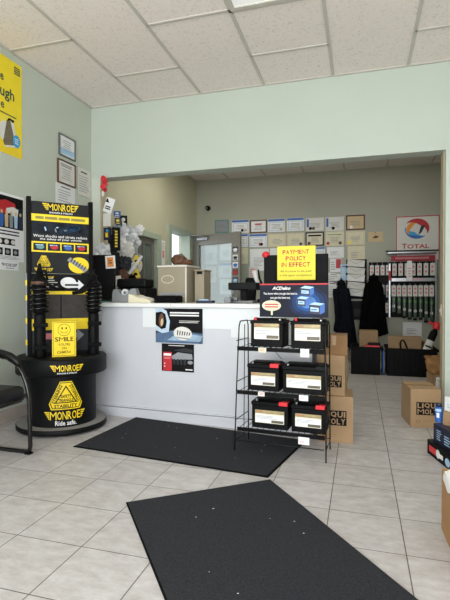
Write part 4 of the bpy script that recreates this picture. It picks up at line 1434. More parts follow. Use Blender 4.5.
# oil brand banner
def total(mb, y):
    w, h = 0.59, 0.662
    b = 0.012
    for (a, c, d_, f) in ((0, w, 0, b), (0, w, h - b, h), (0, b, b, h - b), (w - b, w, b, h - b)):
        mb.rect(a, d_, c, f, y, RED)
    cx, cz = 0.285, 0.47
    mb.ring(cx, cz, 0.06, 0.165, y - 0.0003, SKYB, radians(165), radians(315), taper=True, sz=0.85)
    mb.ring(cx + 0.005, cz - 0.01, 0.085, 0.15, y - 0.0006, ORANGE, radians(70), radians(225), taper=True, sz=0.85)
    mb.ring(cx, cz + 0.01, 0.07, 0.17, y - 0.0009, RED, radians(-35), radians(150), taper=True, sz=0.85)
    mb.poly([(cx + 0.02, cz - 0.085), (cx + 0.065, cz - 0.05), (cx + 0.115, cz + 0.055), (cx + 0.06, cz + 0.05)], y - 0.0012, NAVY)
    mb.ring(cx, cz - 0.005, 0.105, 0.16, y - 0.0011, BLUE, radians(200), radians(320), taper=True, sz=0.85)
    mb.text('T', 0.082, 0.187, 0.15, 0.262, y - 0.0006, RED, 0.02)
    mb.text('OTAL', 0.155, 0.187, 0.455, 0.25, y - 0.0006, RED, 0.02)


sheet('oil_banner', 'white oil company banner with red border and ball logo', 'banner', (0.512, BY, 1.485), 0, 0.59, 0.662, 0.006, OFFW, total)

# ------------------------------------------------------------------ wiper display on the back wall
t = thing('wiper_rack', 'wall rack of wiper blades below the white oil banner', 'rack', (0.44, 7.199, 0))
mb = MB(); mb.box(-0.31, 0.60, -0.02, 0, 0.66, 1.48, BLACKM); mb.build('back_board', t)
mb = MB(); mb.box(-0.06, 0.60, -0.24, -0.02, 1.585, 1.61, STEEL, 0.003); mb.box(-0.08, 0.62, -0.25, -0.2, 1.61, 1.628, BLACK, 0.003); mb.build('top_tray', t)
mb = MB(); mb.box(0.0, 0.6, -0.05, -0.02, 1.495, 1.565, RED); mb.lines(0.06, 1.51, 0.52, 1.55, 1, -0.0504, PINK, 0.75, 0); mb.build('header_band', t)
mb = MB(); mb.box(0.0, 0.6, -0.19, -0.15, 1.185, 1.235, STEEL, 0.003); mb.lines(0.2, 1.197, 0.42, 1.223, 1, -0.1906, PINK, 0.6, 0); mb.build('shelf_band', t)
mb = MB(); mb.box(-0.035, -0.01, -0.16, -0.02, 0.66, 1.45, STEEL, 0.003); mb.rect(-0.035, 1.2, -0.01, 1.34, -0.1606, RED); mb.build('upright', t)
mb = MB(); mb.box(0.585, 0.61, -0.16, -0.02, 0.6, 1.5, STEEL, 0.003); mb.build('upright', t)
for i in range(4):
    mb = MB(); mb.tube([(-0.27 + 0.075 * i, -0.02, 1.462), (-0.27 + 0.075 * i, -0.16, 1.462), (-0.27 + 0.075 * i, -0.17, 1.475)], 0.004, STEEL, 6); mb.build('hook', t)
ORD = ('first', 'second', 'third', 'fourth', 'fifth', 'sixth', 'seventh', 'eighth', 'ninth', 'tenth')


def wiper(lab, x, y_, ztop, lh, length, tube_mat, grp, w=0.062, rz=0.0):
    """card header with a printed label and a blade sleeve hanging below it"""
    r = thing('wiper_pack', lab, 'wiper blade pack', (0.44 + x, 7.199 + y_, ztop - length), rz, grp)
    mb = MB()
    mb.box(-w / 2, w / 2, -0.006, 0, length - lh - 0.03, length, BLACK, 0.002)
    mb.cyl((0, -0.0064, length - 0.012), (0, -0.006, length - 0.012), 0.008, GREYP, seg=12)
    mb.build('hanger_card', r)
    mb = MB()
    mb.box(-w / 2 + 0.003, w / 2 - 0.003, -0.012, -0.006, length - lh - 0.025, length - 0.026, OFFW)
    mb.lines(-w * 0.22, length - lh, w * 0.22, length - 0.045, 2, -0.0124, PINK, 0.5, 0.1, True)
    mb.build('label', r)
    if length > lh + 0.08:
        mb = MB()
        L_ = length - lh - 0.03
        mb.box(-w * 0.36, w * 0.36, -0.022, -0.002, 0.02, L_, tube_mat, 0.006)
        mb.box(-w * 0.40, w * 0.40, -0.024, 0.0, 0.0, 0.03, BLACK, 0.004)
        for k in range(2):
            zc = 0.05 + L_ * (0.25 + 0.4 * k)
            mb.ell(0, zc, w * 0.3, 0.024, -0.0226, GREEN if k else OFFW, 14)
        mb.build('blade_sleeve', r)
        mb = MB(); mb.tube([(-w * 0.1, -0.026, 0.03), (-w * 0.05, -0.028, L_ * 0.5), (-w * 0.12, -0.026, L_)], 0.004, STEEL, 6); mb.build('wiper_arm', r)


for i in range(7):
    wiper('%s wiper pack from left in upper row under red band' % ORD[i], 0.045 + 0.085 * i, -0.10, 1.475, 0.18, 0.23, CLEARP, 'wiper packs in the upper row', 0.066)
t = thing('wiper_pack', 'larger all-white pack hanging in front of the upper wiper row', 'wiper blade pack', (0.44 + 0.24, 7.199 - 0.2, 1.19))
mb = MB(); mb.box(-0.04, 0.04, -0.02, 0, 0, 0.26, WHITE, 0.006); mb.lines(-0.025, 0.05, 0.025, 0.2, 4, -0.0206, PINK, 0.3, 0.3, True); mb.build('carton', t)
mb = MB(); mb.box(-0.03, 0.03, -0.012, -0.008, 0.26, 0.29, WHITE, 0.002); mb.build('hang_tab', t)
DKG = M('dark_green_sleeve', '#22402a', 0.35, var=0.3, scale=25)
lens = (0.44, 0.46, 0.50, 0.52, 0.53, 0.52, 0.56, 0.57)
for i in range(8):
    wiper('%s green-sleeved wiper pack from left in the lower row' % ORD[i], 0.034 + 0.0725 * i, -0.14, 1.155, 0.16, lens[i], DKG, 'green wiper packs in the lower row', 0.066)
for i in range(4):
    wiper('%s wiper pack from left in top row behind black jacket' % ORD[i], -0.27 + 0.075 * i, -0.10, 1.455, 0.15, 0.2, CLEARP, 'wiper packs left of the red upright')
for i in range(2):
    wiper('%s middle-row wiper pack beside the black jacket' % ('left', 'right')[i], -0.12 + 0.075 * i, -0.10, 1.165, 0.15, 0.24, CLEARP, 'wiper packs left of the red upright')
    wiper('%s bottom-row wiper pack beside the black jacket' % ('left', 'right')[i], -0.12 + 0.07 * i, -0.10, 0.90, 0.15, 0.22, CLEARP, 'wiper packs left of the red upright')

# ------------------------------------------------------------------ envelope rack and wall file
t = thing('envelope_rack', 'black wall rack of stacked white envelopes between the two jackets', 'rack', (-0.05, 7.199, 0.93))
mb = MB(); mb.box(-0.15, 0.15, -0.012, 0, 0, 0.6, BLACK); mb.build('back_board', t)
for k in range(5):
    mb = MB(); mb.box(-0.15, 0.15, -0.10, -0.012, 0.03 + 0.11 * k, 0.038 + 0.11 * k, BLACK); mb.box(-0.15, 0.15, -0.105, -0.10, 0.03 + 0.11 * k, 0.065 + 0.11 * k, BLACK); mb.build('tier', t)
for k in range(5):
    o = sheet('envelope', '%s white envelope from the top in the black wall rack' % ORD[4 - k], 'envelope', (-0.185, 7.199 - 0.112, 0.985 + 0.11 * k), 0.02, 0.25, 0.10, 0.003, (WHITE, OFFW, WHITE, CREAM, OFFW)[k] if k != 3 else OFFW, lambda m_, y_: (m_.poly([(0.004, 0.096), (0.246, 0.096), (0.125, 0.04)], y_, GREYP), m_.poly([(0.012, 0.096), (0.238, 0.096), (0.125, 0.046)], y_ - 0.0003, OFFW)), 'envelopes in the wall rack', tilt=0.08 + 0.03 * (k % 2))
t = thing('wall_file', 'dark grey wall file box below the envelope rack', 'file box', (-0.03, 7.199, 0.62))
mb = MB(); mb.box(-0.17, 0.17, -0.01, 0, 0, 0.28, BLACKM); mb.box(-0.17, 0.17, -0.12, -0.11, 0, 0.2, BLACKM, 0.003); mb.box(-0.17, -0.16, -0.11, -0.01, 0, 0.24, BLACKM); mb.box(0.16, 0.17, -0.11, -0.01, 0, 0.24, BLACKM); mb.box(-0.16, 0.16, -0.11, -0.01, 0, 0.01, BLACKM); mb.build('bin', t)
mb = MB(); mb.box(-0.06, 0.14, -0.1205, -0.12, 0.05, 0.16, DKGREY); mb.build('label_plate', t)
sheet('sticky_note', 'small white tag hanging below the wall file box', 'note', (0.0, BY - 0.004, 0.55), 0, 0.05, 0.068, 0.002, WHITE, None, tilt=0.1)


# ------------------------------------------------------------------ hanging jackets
def jacket(lab, x, y_, ztop, h, wtop, wbot, m_, lean, seed):
    r = thing('jacket', lab, 'jacket', (x, y_, ztop - h), 0, 'jackets hanging on the back wall')
    rings = []
    n, seg = 22, 40
    for i in range(n + 1):
        f = i / n                       # 0 bottom, 1 top
        sh = min(1.0, (1 - f) * 5.0)
        half = (wtop * 0.5 * sh + (wbot - wtop) * 0.5 * (1 - f) ** 0.8 * sh + 0.02)
        dep = 0.085 * sh + 0.02
        ring = []
        for k in range(seg):
            a = 2 * pi * k / seg
            fold = 1 + (0.10 * sin(5 * a + seed) + 0.07 * sin(9 * a + 2 * seed + f * 3)) * (1 - f * 0.5)
            ring.append((lean * (1 - f) + half * cos(a) * fold, dep * sin(a) * fold, h * f + (0.02 * sin(3 * a + seed) if i == 0 else 0)))
        rings.append(ring)
    mb = MB(); mb.loft(rings, m_); mb.build('body', r)
    for s_ in (-1, 1):
        mb = MB()
        pts, rs = [], []
        for k in range(9):
            f = k / 8
            pts.append((s_ * (wtop * 0.34 + 0.05 * f + 0.012 * sin(f * 7 + seed)) + lean * f * 0.7, -0.05 - 0.03 * sin(f * 3), h * (0.86 - 0.62 * f)))
            rs.append(0.05 - 0.012 * f + 0.006 * sin(f * 14 + seed))
        mb.tube(pts, 0.05, m_, 12, rs=rs)
        mb.build('sleeve', r)
    mb = MB()
    mb.tube([(-0.05, -0.03, h * 0.93), (-0.035, -0.06, h * 0.97), (0.0, -0.065, h * 0.95), (0.035, -0.06, h * 0.97), (0.05, -0.03, h * 0.93), (0.0, 0.02, h * 1.0)], 0.022, m_, 10, closed=True)
    mb.build('collar', r)
    mb = MB(); mb.tube([(0, -0.015, h * 0.975), (0, -0.01, h * 1.02), (0, 0.02, h * 1.02)], 0.004, m_, 6); mb.build('hanging_loop', r)


jacket('long dark navy jacket hanging left of the envelope rack', -0.265, 6.96, 1.215, 1.0, 0.17, 0.25, CLOTHN, 0.075, 0.7)
jacket('black jacket hanging in front of the wiper packs', 0.19, 6.95, 1.28, 0.865, 0.17, 0.36, CLOTHB, -0.01, 2.1)
t = thing('coat_hook', 'steel coat hook carrying the navy jacket', 'hook', (-0.265, 7.199, 1.22), 0, 'coat hooks')
mb = MB(); mb.tube([(0, 0, 0.02), (0, -0.13, 0.01), (0, -0.15, 0.03)], 0.006, STEEL, 8); mb.build('arm', t)
mb = MB(); mb.box(-0.015, 0.015, -0.006, 0, -0.01, 0.05, STEEL, 0.002); mb.build('plate', t)
t = thing('coat_hook', 'steel coat hook carrying the black jacket', 'hook', (0.19, 7.199, 1.29), 0, 'coat hooks')
mb = MB(); mb.tube([(0, 0, 0.02), (0, -0.24, 0.005), (0, -0.26, 0.03)], 0.006, STEEL, 8); mb.build('arm', t)
mb = MB(); mb.box(-0.015, 0.015, -0.024, 0, -0.01, 0.05, STEEL, 0.002); mb.build('plate', t)


# ------------------------------------------------------------------ totes with cardboard
def tote(lab, x0, x1, y0, y1, h):
    w, d = x1 - x0, y1 - y0
    r = thing('storage_tote', lab, 'tote', (x0, y0, 0.0005), 0, 'black totes along the back wall')
    mb = MB()
    tp, tk = 0.02, 0.008
    for (a, b, c, e) in ((0.01, w - 0.01, 0.01, 0.018), (0.01, w - 0.01, d - 0.018, d - 0.01), (0.01, 0.018, 0.018, d - 0.018), (w - 0.018, w - 0.01, 0.018, d - 0.018)):
        mb.box(a, b, c, e, 0, h - 0.02, BLACK)
    mb.box(0.018, w - 0.018, 0.018, d - 0.018, 0, 0.008, BLACK)
    n = max(4, int(w / 0.055))
    for k in range(n):
        xx = 0.03 + (w - 0.06) * k / (n - 1)
        mb.box(xx - 0.006, xx + 0.006, 0.0, 0.01, 0.01, h - 0.05, BLACK, 0.002)
    mb.build('tub', r)
    mb = MB()
    for (a, b, c, e) in ((-0.006, w + 0.006, -0.008, 0.018), (-0.006, w + 0.006, d - 0.018, d + 0.008), (-0.006, 0.018, 0.018, d - 0.018), (w - 0.018, w + 0.006, 0.018, d - 0.018)):
        mb.box(a, b, c, e, h - 0.03, h, BLACK, 0.004)
    mb.build('rim', r)
    for s_ in (0, 1):
        mb = MB(); mb.tube([(s_ * w + (0.008 if s_ else -0.008), d * 0.35, h - 0.06), (s_ * w + (0.018 if s_ else -0.018), d * 0.4, h - 0.075), (s_ * w + (0.018 if s_ else -0.018), d * 0.6, h - 0.075), (s_ * w + (0.008 if s_ else -0.008), d * 0.65, h - 0.06)], 0.006, BLACK, 6); mb.build('handle', r)


tote('left black storage tote under the black jacket', -0.114, 0.255, 5.90, 6.36, 0.345)
tote('wide ribbed black storage tote below the wiper rack', 0.315, 0.90, 5.90, 6.40, 0.338)
t = thing('folded_crate', 'dark blue folded crate standing between the two black totes', 'crate', (0.27, 5.93, 0.0005))
mb = MB(); mb.box(0.006, 0.020, 0, 0.4, 0, 0.32, NAVY, 0.004); mb.build('side_panel', t)
mb = MB(); mb.box(0.004, 0.022, -0.008, 0.0, 0.02, 0.3, BLUE, 0.003); mb.build('end_panel', t)
carton('cardboard_box', 'square kraft box standing in the left black tote', (0.0, 6.05, 0.012), 0.04, 0.22, 0.2, 0.52, KRAFT, None, group='cardboard in the black totes')
carton('cardboard_box', 'long low kraft box lying in the wide black tote', (0.345, 6.08, 0.012), -0.05, 0.385, 0.2, 0.45, KRAFT, None, group='cardboard in the black totes')
carton('cardboard_box', 'narrow kraft box at right end of the wide black tote', (0.762, 6.05, 0.012), 0.1, 0.10, 0.2, 0.395, KRAFT, None, tape=False, group='cardboard in the black totes')
t = thing('bottle_tray', 'red and black tray lying on the left tote rim', 'tray', (0.07, 5.905, 0.3455))
mb = MB(); mb.box(0, 0.17, 0, 0.10, 0, 0.02, REDT, 0.003); mb.build('tray_base', t)
mb = MB(); mb.box(0.03, 0.17, 0.01, 0.09, 0.02, 0.05, BLACKM, 0.006); mb.build('tray_insert', t)
mb = MB()
pts = [(0.0, 0, 0.0)] + [(0.03 - 0.04 * cos(a) - 0.02, 0, 0.08 + 0.055 * sin(a)) for a in [pi * k / 10 - 0.3 for k in range(11)]] + [(0.055, 0.0, -0.02)]
pts = [(-0.015, 0, -0.05), (-0.03, 0, 0.0), (-0.035, 0, 0.05), (-0.02, 0, 0.085), (0.0, 0, 0.09), (0.015, 0, 0.07), (0.035, 0, 0.02), (0.06, 0, -0.05)]
mb.tube(pts, 0.009, BLACKR, 8)
tag(mb.build('hose', loc=(0.515, 5.99, 0.345)), 'black loop of hose rising from the wide tote', 'hose')
t = thing('spray_bottle', 'leaning black bottle with red cap in the wide tote end', 'bottle', (0.735, 5.985, 0.22))
t.rotation_euler = (0, radians(22), 0)
mb = MB(); mb.lathe([(0, 0), (0.042, 0), (0.045, 0.01), (0.045, 0.33), (0.03, 0.37), (0.02, 0.385), (0, 0.385)], BLACK, seg=24)
mb.wrap = 0.045
mb.poly([(-0.06, 0.10), (0.06, 0.10), (0.06, 0.24), (-0.06, 0.24)], -0.0008, OFFW)
mb.poly([(-0.04, 0.15), (0.04, 0.15), (0.04, 0.17), (-0.04, 0.17)], -0.0014, INK)
mb.wrap = None
mb.build('bottle_body', t)
mb = MB(); mb.lathe([(0, 0.385), (0.038, 0.385), (0.04, 0.40), (0.04, 0.46), (0.03, 0.475), (0, 0.475)], REDT, seg=20); mb.box(-0.1, -0.03, -0.015, 0.015, 0.42, 0.45, REDT, 0.005); mb.build('trigger_cap', t)

# brown paper bag, carton and jar beside the right jamb
carton('cardboard_box', 'small tan carton by right jamb below the brown paper bag', (0.695, 4.93, 0.0005), radians(5), 0.2, 0.24, 0.185, KRAFT, None)
t = thing('paper_bag', 'crumpled brown paper bag on carton beside the right jamb', 'bag', (0.755, 5.04, 0.1905))
mb = MB()
rings = []
for i in range(12):
    f = i / 11
    ring = []
    for k in range(28):
        a = 2 * pi * k / 28
        rr = (0.075 + 0.035 * f) * (1 + 0.16 * noise.noise(Vector((cos(a) * 2.2, sin(a) * 2.2, f * 4))) + 0.10 * f * sin(7 * a))
        ring.append((rr * cos(a) * 1.05, rr * sin(a) * 0.9, 0.175 * f + (0.03 * noise.noise(Vector((cos(a) * 3, sin(a) * 3, 2))) if i > 8 else 0)))
    rings.append(ring)
mb.loft(rings, M('brown_bag_paper', '#9c7346', 0.8, var=0.25, scale=18), False, False)
mb.add([(0.07 * cos(2 * pi * k / 20), 0.06 * sin(2 * pi * k / 20), 0.001) for k in range(20)], [tuple(range(20))], KRAFT)
mb.build('bag_body', t)
mb = MB()
mb.blob((0, 0, 0.13), (0.07, 0.06, 0.04), M('brown_bag_paper'), 0.4, 8, 3, 2.0, True)
mb.build('crumpled_lining', t)
t = thing('jar', 'small white jar on floor in front of tan carton by jamb', 'jar', (0.742, 4.87, 0.0005))
mb = MB(); mb.lathe([(0, 0), (0.024, 0), (0.026, 0.006), (0.026, 0.13), (0.02, 0.15), (0, 0.15)], OFFW, seg=20); mb.build('jar_body', t)
mb = MB(); mb.lathe([(0, 0.15), (0.021, 0.15), (0.021, 0.178), (0, 0.178)], WHITE, seg=20); mb.build('lid', t)
# switch plate on the jamb
t = thing('light_switch', 'ivory light switch on right jamb of the office opening', 'switch', (0.6598, 4.195, 0.86))
mb = MB(); mb.box(-0.006, 0, -0.028, 0.028, -0.05, 0.05, CREAM, 0.002); mb.build('plate', t)
mb = MB(); mb.box(-0.014, -0.006, -0.006, 0.006, -0.012, 0.012, WHITE, 0.002); mb.build('toggle', t)

# ------------------------------------------------------------------ things on the counter
CT = 0.9255
t = thing('computer_monitor', 'black monitor back behind the yellow payment sign', 'monitor', (-0.49, 3.60, CT), CR)
mb = MB(); mb.box(-0.255, 0.255, 0.0, 0.03, 0.07, 0.385, BLACK, 0.006); mb.box(-0.16, 0.16, -0.02, 0.0, 0.12, 0.34, BLACKM, 0.01); mb.build('screen_housing', t)
mb = MB(); mb.box(-0.03, 0.03, -0.025, 0.005, 0.01, 0.14, BLACK, 0.004); mb.build('stand_neck', t)
mb = MB(); mb.box(-0.12, 0.12, -0.09, 0.08, 0, 0.012, BLACK, 0.005); mb.build('stand_base', t)
mb = MB(); mb.blob((-0.24, 0.012, 0.39), (0.032, 0.02, 0.026), REDT, 0.2); mb.build('corner_bow', t)['label'] = 'red bow on the corner'


def pay(mb, y):
    w, h = 0.292, 0.262
    mb.word('PAYMENT', 0.042, 0.202, 0.25, 0.236, y, RED, 0.025)
    mb.word('POLICY', 0.066, 0.152, 0.226, 0.187, y, RED, 0.025)
    mb.word('IN EFFECT', 0.034, 0.103, 0.258, 0.138, y, RED, 0.025)
    mb.text('All invoices to be paid', 0.024, 0.056, 0.268, 0.078, y, DKGREY, 0.0)
    mb.text('in full upon completion', 0.02, 0.024, 0.272, 0.046, y, DKGREY, 0.0)


sheet('payment_sign', 'bright yellow payment policy sign taped on the black monitor', 'sign', (-0.628, 3.586, 1.108), CR, 0.300, 0.265, 0.003, YELF, pay)

t = thing('computer_monitor', 'tall black monitor at the left end of the counter', 'monitor', (-2.26, 3.60, CT), radians(18))
mb = MB(); mb.box(-0.15, 0.15, 0.0, 0.05, 0.03, 0.425, BLACK, 0.006); mb.build('screen_housing', t)
mb = MB(); mb.box(-0.04, 0.04, 0.05, 0.08, 0.01, 0.2, BLACK, 0.004); mb.build('stand_neck', t)
mb = MB(); mb.box(-0.1, 0.1, -0.02, 0.12, 0, 0.03, BLACK, 0.006); mb.build('stand_base', t)
sheet('hang_tag', 'white tag with orange centre on the left black monitor', 'tag', (-2.185, 3.614, 1.225), radians(18), 0.088, 0.115, 0.002, WHITE, lambda m_, y_: (m_.rect(0.016, 0.016, 0.072, 0.1, y_, ORANGE), m_.lines(0.028, 0.04, 0.06, 0.08, 2, y_ - 0.0003, BROWN, 0.5)), tilt=-0.06)

t = thing('printer', 'low black printer on counter right of the left monitor', 'printer', (-2.0, 3.72, CT), CR)
mb = MB(); mb.box(-0.15, 0.16, 0, 0.22, 0, 0.13, BLACKM, 0.012); mb.build('housing', t)
mb = MB(); mb.box(-0.15, 0.16, 0.0, 0.16, 0.13, 0.215, BLACKM, 0.02, 3); mb.build('top_cover', t)
mb = MB(); mb.box(-0.11, 0.12, -0.02, 0.0, 0.03, 0.045, DKGREY, 0.002); mb.build('paper_tray', t)

t = thing('tape_dispenser', 'grey tape dispenser on the counter in front of the printer', 'tape dispenser', (-1.90, 3.48, CT), 0.1)
mb = MB()
rings = []
for i, (x, hh) in enumerate(((-0.12, 0.07), (-0.11, 0.11), (-0.075, 0.115), (-0.05, 0.075), (-0.01, 0.06), (0.02, 0.075), (0.045, 0.115), (0.085, 0.12), (0.10, 0.08), (0.105, 0.0))):
    rings.append([(x, -0.035, 0.0), (x, 0.035, 0.0), (x, 0.035, max(hh, 0.004)), (x, -0.035, max(hh, 0.004))])
mb.loft(rings, TAPEG, False)
mb.build('dispenser_body', t)
mb = MB(); mb.cyl((-0.015, -0.016, 0.085), (-0.015, 0.016, 0.085), 0.030, CLEARP); mb.cyl((-0.015, -0.0165, 0.085), (-0.015, 0.0165, 0.085), 0.012, GREYST); mb.build('tape_roll', t)

mb = MB()
for k, (m_, a) in enumerate(((OFFW, 0.1), (TEAL, -0.15), (TEAL, 0.05))):
    c_, s_ = cos(a), sin(a)
    P_ = [(-0.13, -0.09), (0.13, -0.09), (0.13, 0.09), (-0.13, 0.09)]
    z = 0.004 * k
    Q = [(p[0] * c_ - p[1] * s_, p[0] * s_ + p[1] * c_) for p in P_]
    mb.add([(*q, z) for q in Q] + [(*q, z + 0.0035) for q in Q], [(3, 2, 1, 0), (4, 5, 6, 7), (0, 1, 5, 4), (1, 2, 6, 5), (2, 3, 7, 6), (3, 0, 4, 7)], m_)
mb.add([(-0.12, -0.04, 0.013), (-0.04, -0.05, 0.013), (-0.03, 0.04, 0.013), (-0.11, 0.05, 0.013)], [(0, 1, 2, 3)], ORANGE)
tag(mb.build('magazine_stack', loc=(-2.16, 3.45, CT)), 'thin stack of teal magazines on counter by left monitor', 'magazines')

mb = MB()
rings = []
for i in range(9):
    f = i / 8
    x = -0.1 + 0.2 * f
    hh = 0.055 * (1 - f) ** 0.7 + 0.012
    rings.append([(x, -0.09, 0), (x, 0.09, 0), (x, 0.085, hh + 0.006 * sin(f * 9)), (x, -0.085, hh + 0.006 * sin(f * 8 + 1))])
mb.loft(rings, CREAM, False)
mb.add([(-0.02, -0.095, 0.048), (0.11, -0.092, 0.018), (0.12, 0.06, 0.02), (-0.01, 0.07, 0.05)], [(0, 1, 2, 3)], WHITE)
tag(mb.build('paper_pile', loc=(-1.735, 3.47, CT)), 'curling pile of cream papers on the counter', 'papers')

t = thing('tool_case', 'flat black case on counter in front of the beige bin', 'case', (-1.53, 3.44, CT), CR)
mb = MB(); mb.box(-0.11, 0.10, 0, 0.13, 0, 0.06, BLACKR, 0.012); mb.build('case_body', t)
mb = MB(); mb.tube([(-0.04, -0.002, 0.03), (-0.04, -0.018, 0.032), (0.04, -0.018, 0.032), (0.04, -0.002, 0.03)], 0.005, BLACK, 6); mb.build('carry_handle', t)

t = thing('storage_bin', 'large frosted beige plastic bin standing on the counter', 'bin', (-1.53, 3.62, CT), CR)
mb = MB()
for (a, b, c, e) in ((-0.15, 0.12, 0, 0.006), (-0.15, 0.12, 0.264, 0.27), (-0.15, -0.144, 0.006, 0.264), (0.114, 0.12, 0.006, 0.264)):
    mb.box(a, b, c, e, 0, 0.31, BIN)
mb.box(-0.144, 0.114, 0.006, 0.264, 0, 0.006, BIN)
mb.ell(-0.06, 0.2, 0.06, 0.035, -0.0008, BINL)
mb.ell(-0.06, 0.2, 0.055, 0.03, -0.0014, BIN)
mb.box(-0.13, 0.10, -0.003, 0, 0.05, 0.055, BINL)
mb.box(-0.13, 0.10, -0.002, 0, 0.062, 0.085, TAPEG)
mb.box(0.108, 0.12, -0.003, 0, 0, 0.3, BINL)
mb.build('tub', t)
mb = MB()
for (a, b, c, e) in ((-0.158, 0.128, -0.008, 0.006), (-0.158, 0.128, 0.264, 0.278), (-0.158, -0.144, 0.006, 0.264), (0.114, 0.128, 0.006, 0.264)):
    mb.box(a, b, c, e, 0.305, 0.32, BINL, 0.003)
mb.build('rim', t)
mb = MB()
mb.blob((0, 0, 0.03), (0.07, 0.07, 0.055), BROWN, 0.35, 6, 3, 4.0)
mb.blob((0.06, 0.01, 0.015), (0.06, 0.06, 0.035), BROWN, 0.35, 6, 3, 9.0)
mb.box(-0.10, 0.09, -0.09, 0.09, -0.02, -0.008, BIN)
o = mb.build('leather_glove', loc=(-1.53, 3.75, CT + 0.335))
tag(o, 'brown leather bundle resting in the top of beige bin', 'gloves')
t = thing('storage_box', 'narrow beige plastic box on counter beside the large bin', 'bin', (-1.335, 3.72, CT), CR)
mb = MB(); mb.box(-0.045, 0.045, 0, 0.16, 0, 0.27, BIN, 0.006); mb.build('tub', t)
mb = MB(); mb.box(-0.05, 0.05, -0.006, 0.166, 0.27, 0.285, BIN, 0.004); mb.build('lid', t)
mb = MB(); mb.box(-0.02, 0.03, -0.012, 0.0, 0.245, 0.268, INK, 0.004); mb.build('latch', t)

t = thing('receipt_printer', 'black flat terminal on pedestal behind the counter edge', 'terminal', (-0.91, 3.56, CT), CR)
mb = MB(); mb.box(-0.115, 0.125, -0.02, 0.14, 0.105, 0.165, BLACKM, 0.008); mb.build('head', t)
mb = MB(); mb.box(-0.02, 0.03, 0.02, 0.08, 0.02, 0.105, BLACK, 0.004); mb.build('neck', t)
mb = MB(); mb.box(-0.12, 0.1, -0.03, 0.12, 0, 0.02, GREYST, 0.004); mb.box(-0.1, -0.03, -0.035, -0.005, 0.02, 0.05, GREYST, 0.004); mb.build('base', t)
t = thing('desk_phone', 'white and black handset leaning beside the brand card', 'phone', (-0.805, 3.82, CT), 0.2)
mb = MB(); mb.tube([(-0.06, 0, 0.27), (-0.045, -0.01, 0.2), (-0.02, -0.01, 0.14), (0.03, 0, 0.04)], 0.02, OFFW, 10, rs=[0.026, 0.018, 0.018, 0.026]); mb.build('handset', t)
mb = MB(); mb.tube([(-0.035, 0.015, 0.28), (-0.02, 0.01, 0.2), (0.01, 0.01, 0.13), (0.05, 0.01, 0.02)], 0.012, BLACK, 8); mb.build('backing', t)
mb = MB(); mb.box(-0.04, 0.08, -0.05, 0.07, 0, 0.03, BLACK, 0.006); mb.build('base', t)
t = thing('office_chair', 'black office chair back seen through the counter gap', 'chair', (-1.12, 4.55, 0), radians(20))
mb = MB(); mb.box(-0.06, 0.06, -0.03, 0.03, 0, 0.55, BLACK, 0.028, 4); mb.build('backrest', t, loc=(0.02, 0.0, 0.62), rot=(0, 0.06, 0))
mb = MB(); mb.box(-0.2, 0.24, -0.22, 0.22, 0.42, 0.49, VINYL, 0.03, 3); mb.build('seat', t)
mb = MB(); mb.tube([(0.0, 0, 0.45), (0.0, 0.02, 0.56), (0.02, 0.0, 0.68)], 0.018, BLACK, 8); mb.build('back_bracket', t)
mb = MB(); mb.cyl((0, 0, 0.07), (0, 0, 0.43), 0.025, BLACK); mb.build('gas_column', t)
for k in range(5):
    a = 2 * pi * k / 5
    mb = MB(); mb.tube([(0, 0, 0.09), (0.25 * cos(a), 0.25 * sin(a), 0.065)], 0.018, BLACK, 8); mb.cyl((0.25 * cos(a), 0.25 * sin(a) - 0.012, 0.026), (0.25 * cos(a), 0.25 * sin(a) + 0.012, 0.026), 0.026, BLACKR); mb.build('leg', t)
mb = MB(); mb.box(0, 0.05, 0, 0.03, 0, 0.045, GREYST, 0.003); tag(mb.build('stapler', loc=(-1.03, 3.46, CT)), 'small grey stapler near the counter edge by the terminal', 'stapler')
mb = MB(); mb.box(0, 0.14, 0, 0.07, 0, 0.02, NAVY, 0.004); mb.box(0.02, 0.1, 0.01, 0.05, 0.02, 0.03, CYANB, 0.003); tag(mb.build('notebook', loc=(-1.26, 3.43, CT)), 'small blue notebook on counter below the open door', 'notebook')

